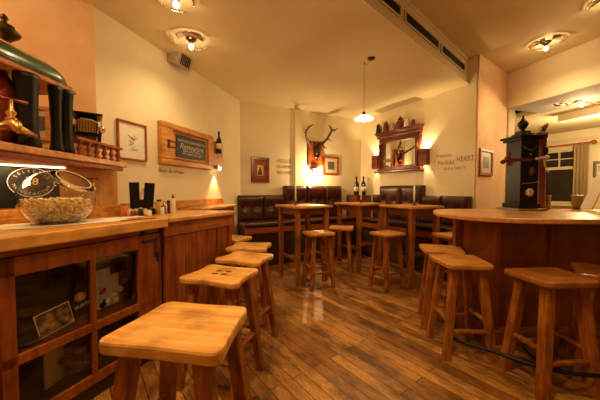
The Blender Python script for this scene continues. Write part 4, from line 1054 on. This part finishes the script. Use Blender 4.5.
# paper sheets under the bowl
def sheet(cx, cy, w_, d_, a, z, lab, mat=M_paper):
    o = MB().box((0, 0, .0006), (w_, d_, .0012)).build('paper_sheet', mat); o.location = (cx, cy, z); o.rotation_euler = (0, 0, a); return tag(o, lab, 'paper')
sheet(-1.54, 1.84, .62, .30, .9, 1.1006, 'white paper sheet lying under the glass bowl')
sheet(-1.66, 1.60, .30, .24, .4, 1.1020, 'second paper sheet at left of the glass bowl', M_pic)
sheet(-1.36, 2.17, .20, .10, 1.1, 1.1020, 'crumpled white paper between bowl and condiments')
# knife
o = MB().box((-1.20, 2.02, 1.1035), (.24, .018, .005), rz=.95).build('serving_board', M_legd); tag(o, 'thin dark wooden stick lying on the bar top', 'stick')
# condiments near (105..175, 175..215)
def cond(x, Y): return ((x-300)/F*Y, Y, 1.1008)
t = thing('menu_holder', 'black menu stand with two upright black folders', 'menu stand', cond(141, 2.52), math.radians(20))
MB().box((0, 0, .01), (.18, .09, .02)).build('stand_base', M_black, t)
MB().box((-.05, 0, .155), (.078, .03, .27), ry=-.03).build('folder', M_black, t)
MB().box((.065, 0, .153), (.082, .03, .265), ry=.08).build('folder', M_black, t)
MB().box((.01, .0, .075), (.10, .035, .11)).build('folder_spine', M_black, t)
for k, a_ in enumerate((.12, -.15)):
    MB().box((.0+.028*k, .0, .175), (.018, .008, .13), ry=a_+.2).build('white_card', M_paper, t)
def jar(name, x, Y, lab, mat, h, r, cap=None, cat=None):
    t = thing(name, lab, cat or name.split('_')[-1], cond(x, Y))
    MB().lathe([(r*.9, 0), (r, .005), (r, h*.75), (r*.7, h*.85), (r*.7, h*.9)], (0,0,0), 14).build('body', mat, t)
    MB().lathe([(r*.75, h*.88), (r*.75, h), (r*.2, h*1.02)], (0,0,0), 12).build('cap', cap or M_black, t)
    return t
jar('sauce_bottle', 123.5, 2.33, 'orange squat sauce jar left of the black menu stand', M_orange, .10, .026, M_redw)
jar('oil_bottle', 159, 2.52, 'yellow mustard jar with dark cap right of the menu stand', M_yellow, .13, .028)
jar('sauce_bottle', 152.5, 2.46, 'small black jar with red cap among the condiments', M_black, .06, .024, M_red)
jar('pepper_mill', 168.3, 2.58, 'dark slim pepper shaker beside the white tube', M_mah, .12, .017)
jar('salt_shaker', 164.5, 2.50, 'clear pale salt shaker near the dark pepper shaker', M_zinc, .10, .022, M_chrome)
t = thing('squeeze_bottle', 'white squeeze bottle with red tip on the far bar', 'bottle', cond(172.5, 2.60))
MB().lathe([(.026, 0), (.027, .01), (.024, .12), (.018, .14)], (0,0,0), 14).build('body', M_white, t); MB().lathe([(.014, .138), (.012, .16), (.004, .18)], (0.004,0,0), 10).build('red_tip', M_red, t)
# small figurines / glass jars at front of stand
random.seed(8)
for i, (x, m_, lab) in enumerate(((129.5, M_white, 'pale glass sugar jar in front of the menu stand'), (136.5, M_zinc, 'second little jar in front of the menu stand'), (144.5, M_popc, 'cream little jar in front of the right black folder'))):
    jar('spice_jar', x, 2.36, lab, m_, .06, .026, M_chrome)

for x, Y, m_, h_, r_, c_, lab in ((133, 2.33, M_red, .05, .022, M_white, 'tiny red jar with white lid before the menu stand'), (140.5, 2.31, M_oldb, .07, .02, M_chrome, 'small dark shaker with chrome top before the menu stand'), (148.5, 2.30, M_white, .055, .022, M_zinc, 'white salt pot with grey lid right before the menu stand'), (162, 2.40, M_paper, .08, .016, M_red, 'slim cream shaker with red cap beside the yellow mustard')):
    jar('spice_jar', x, Y, lab, m_, h_, r_, c_)
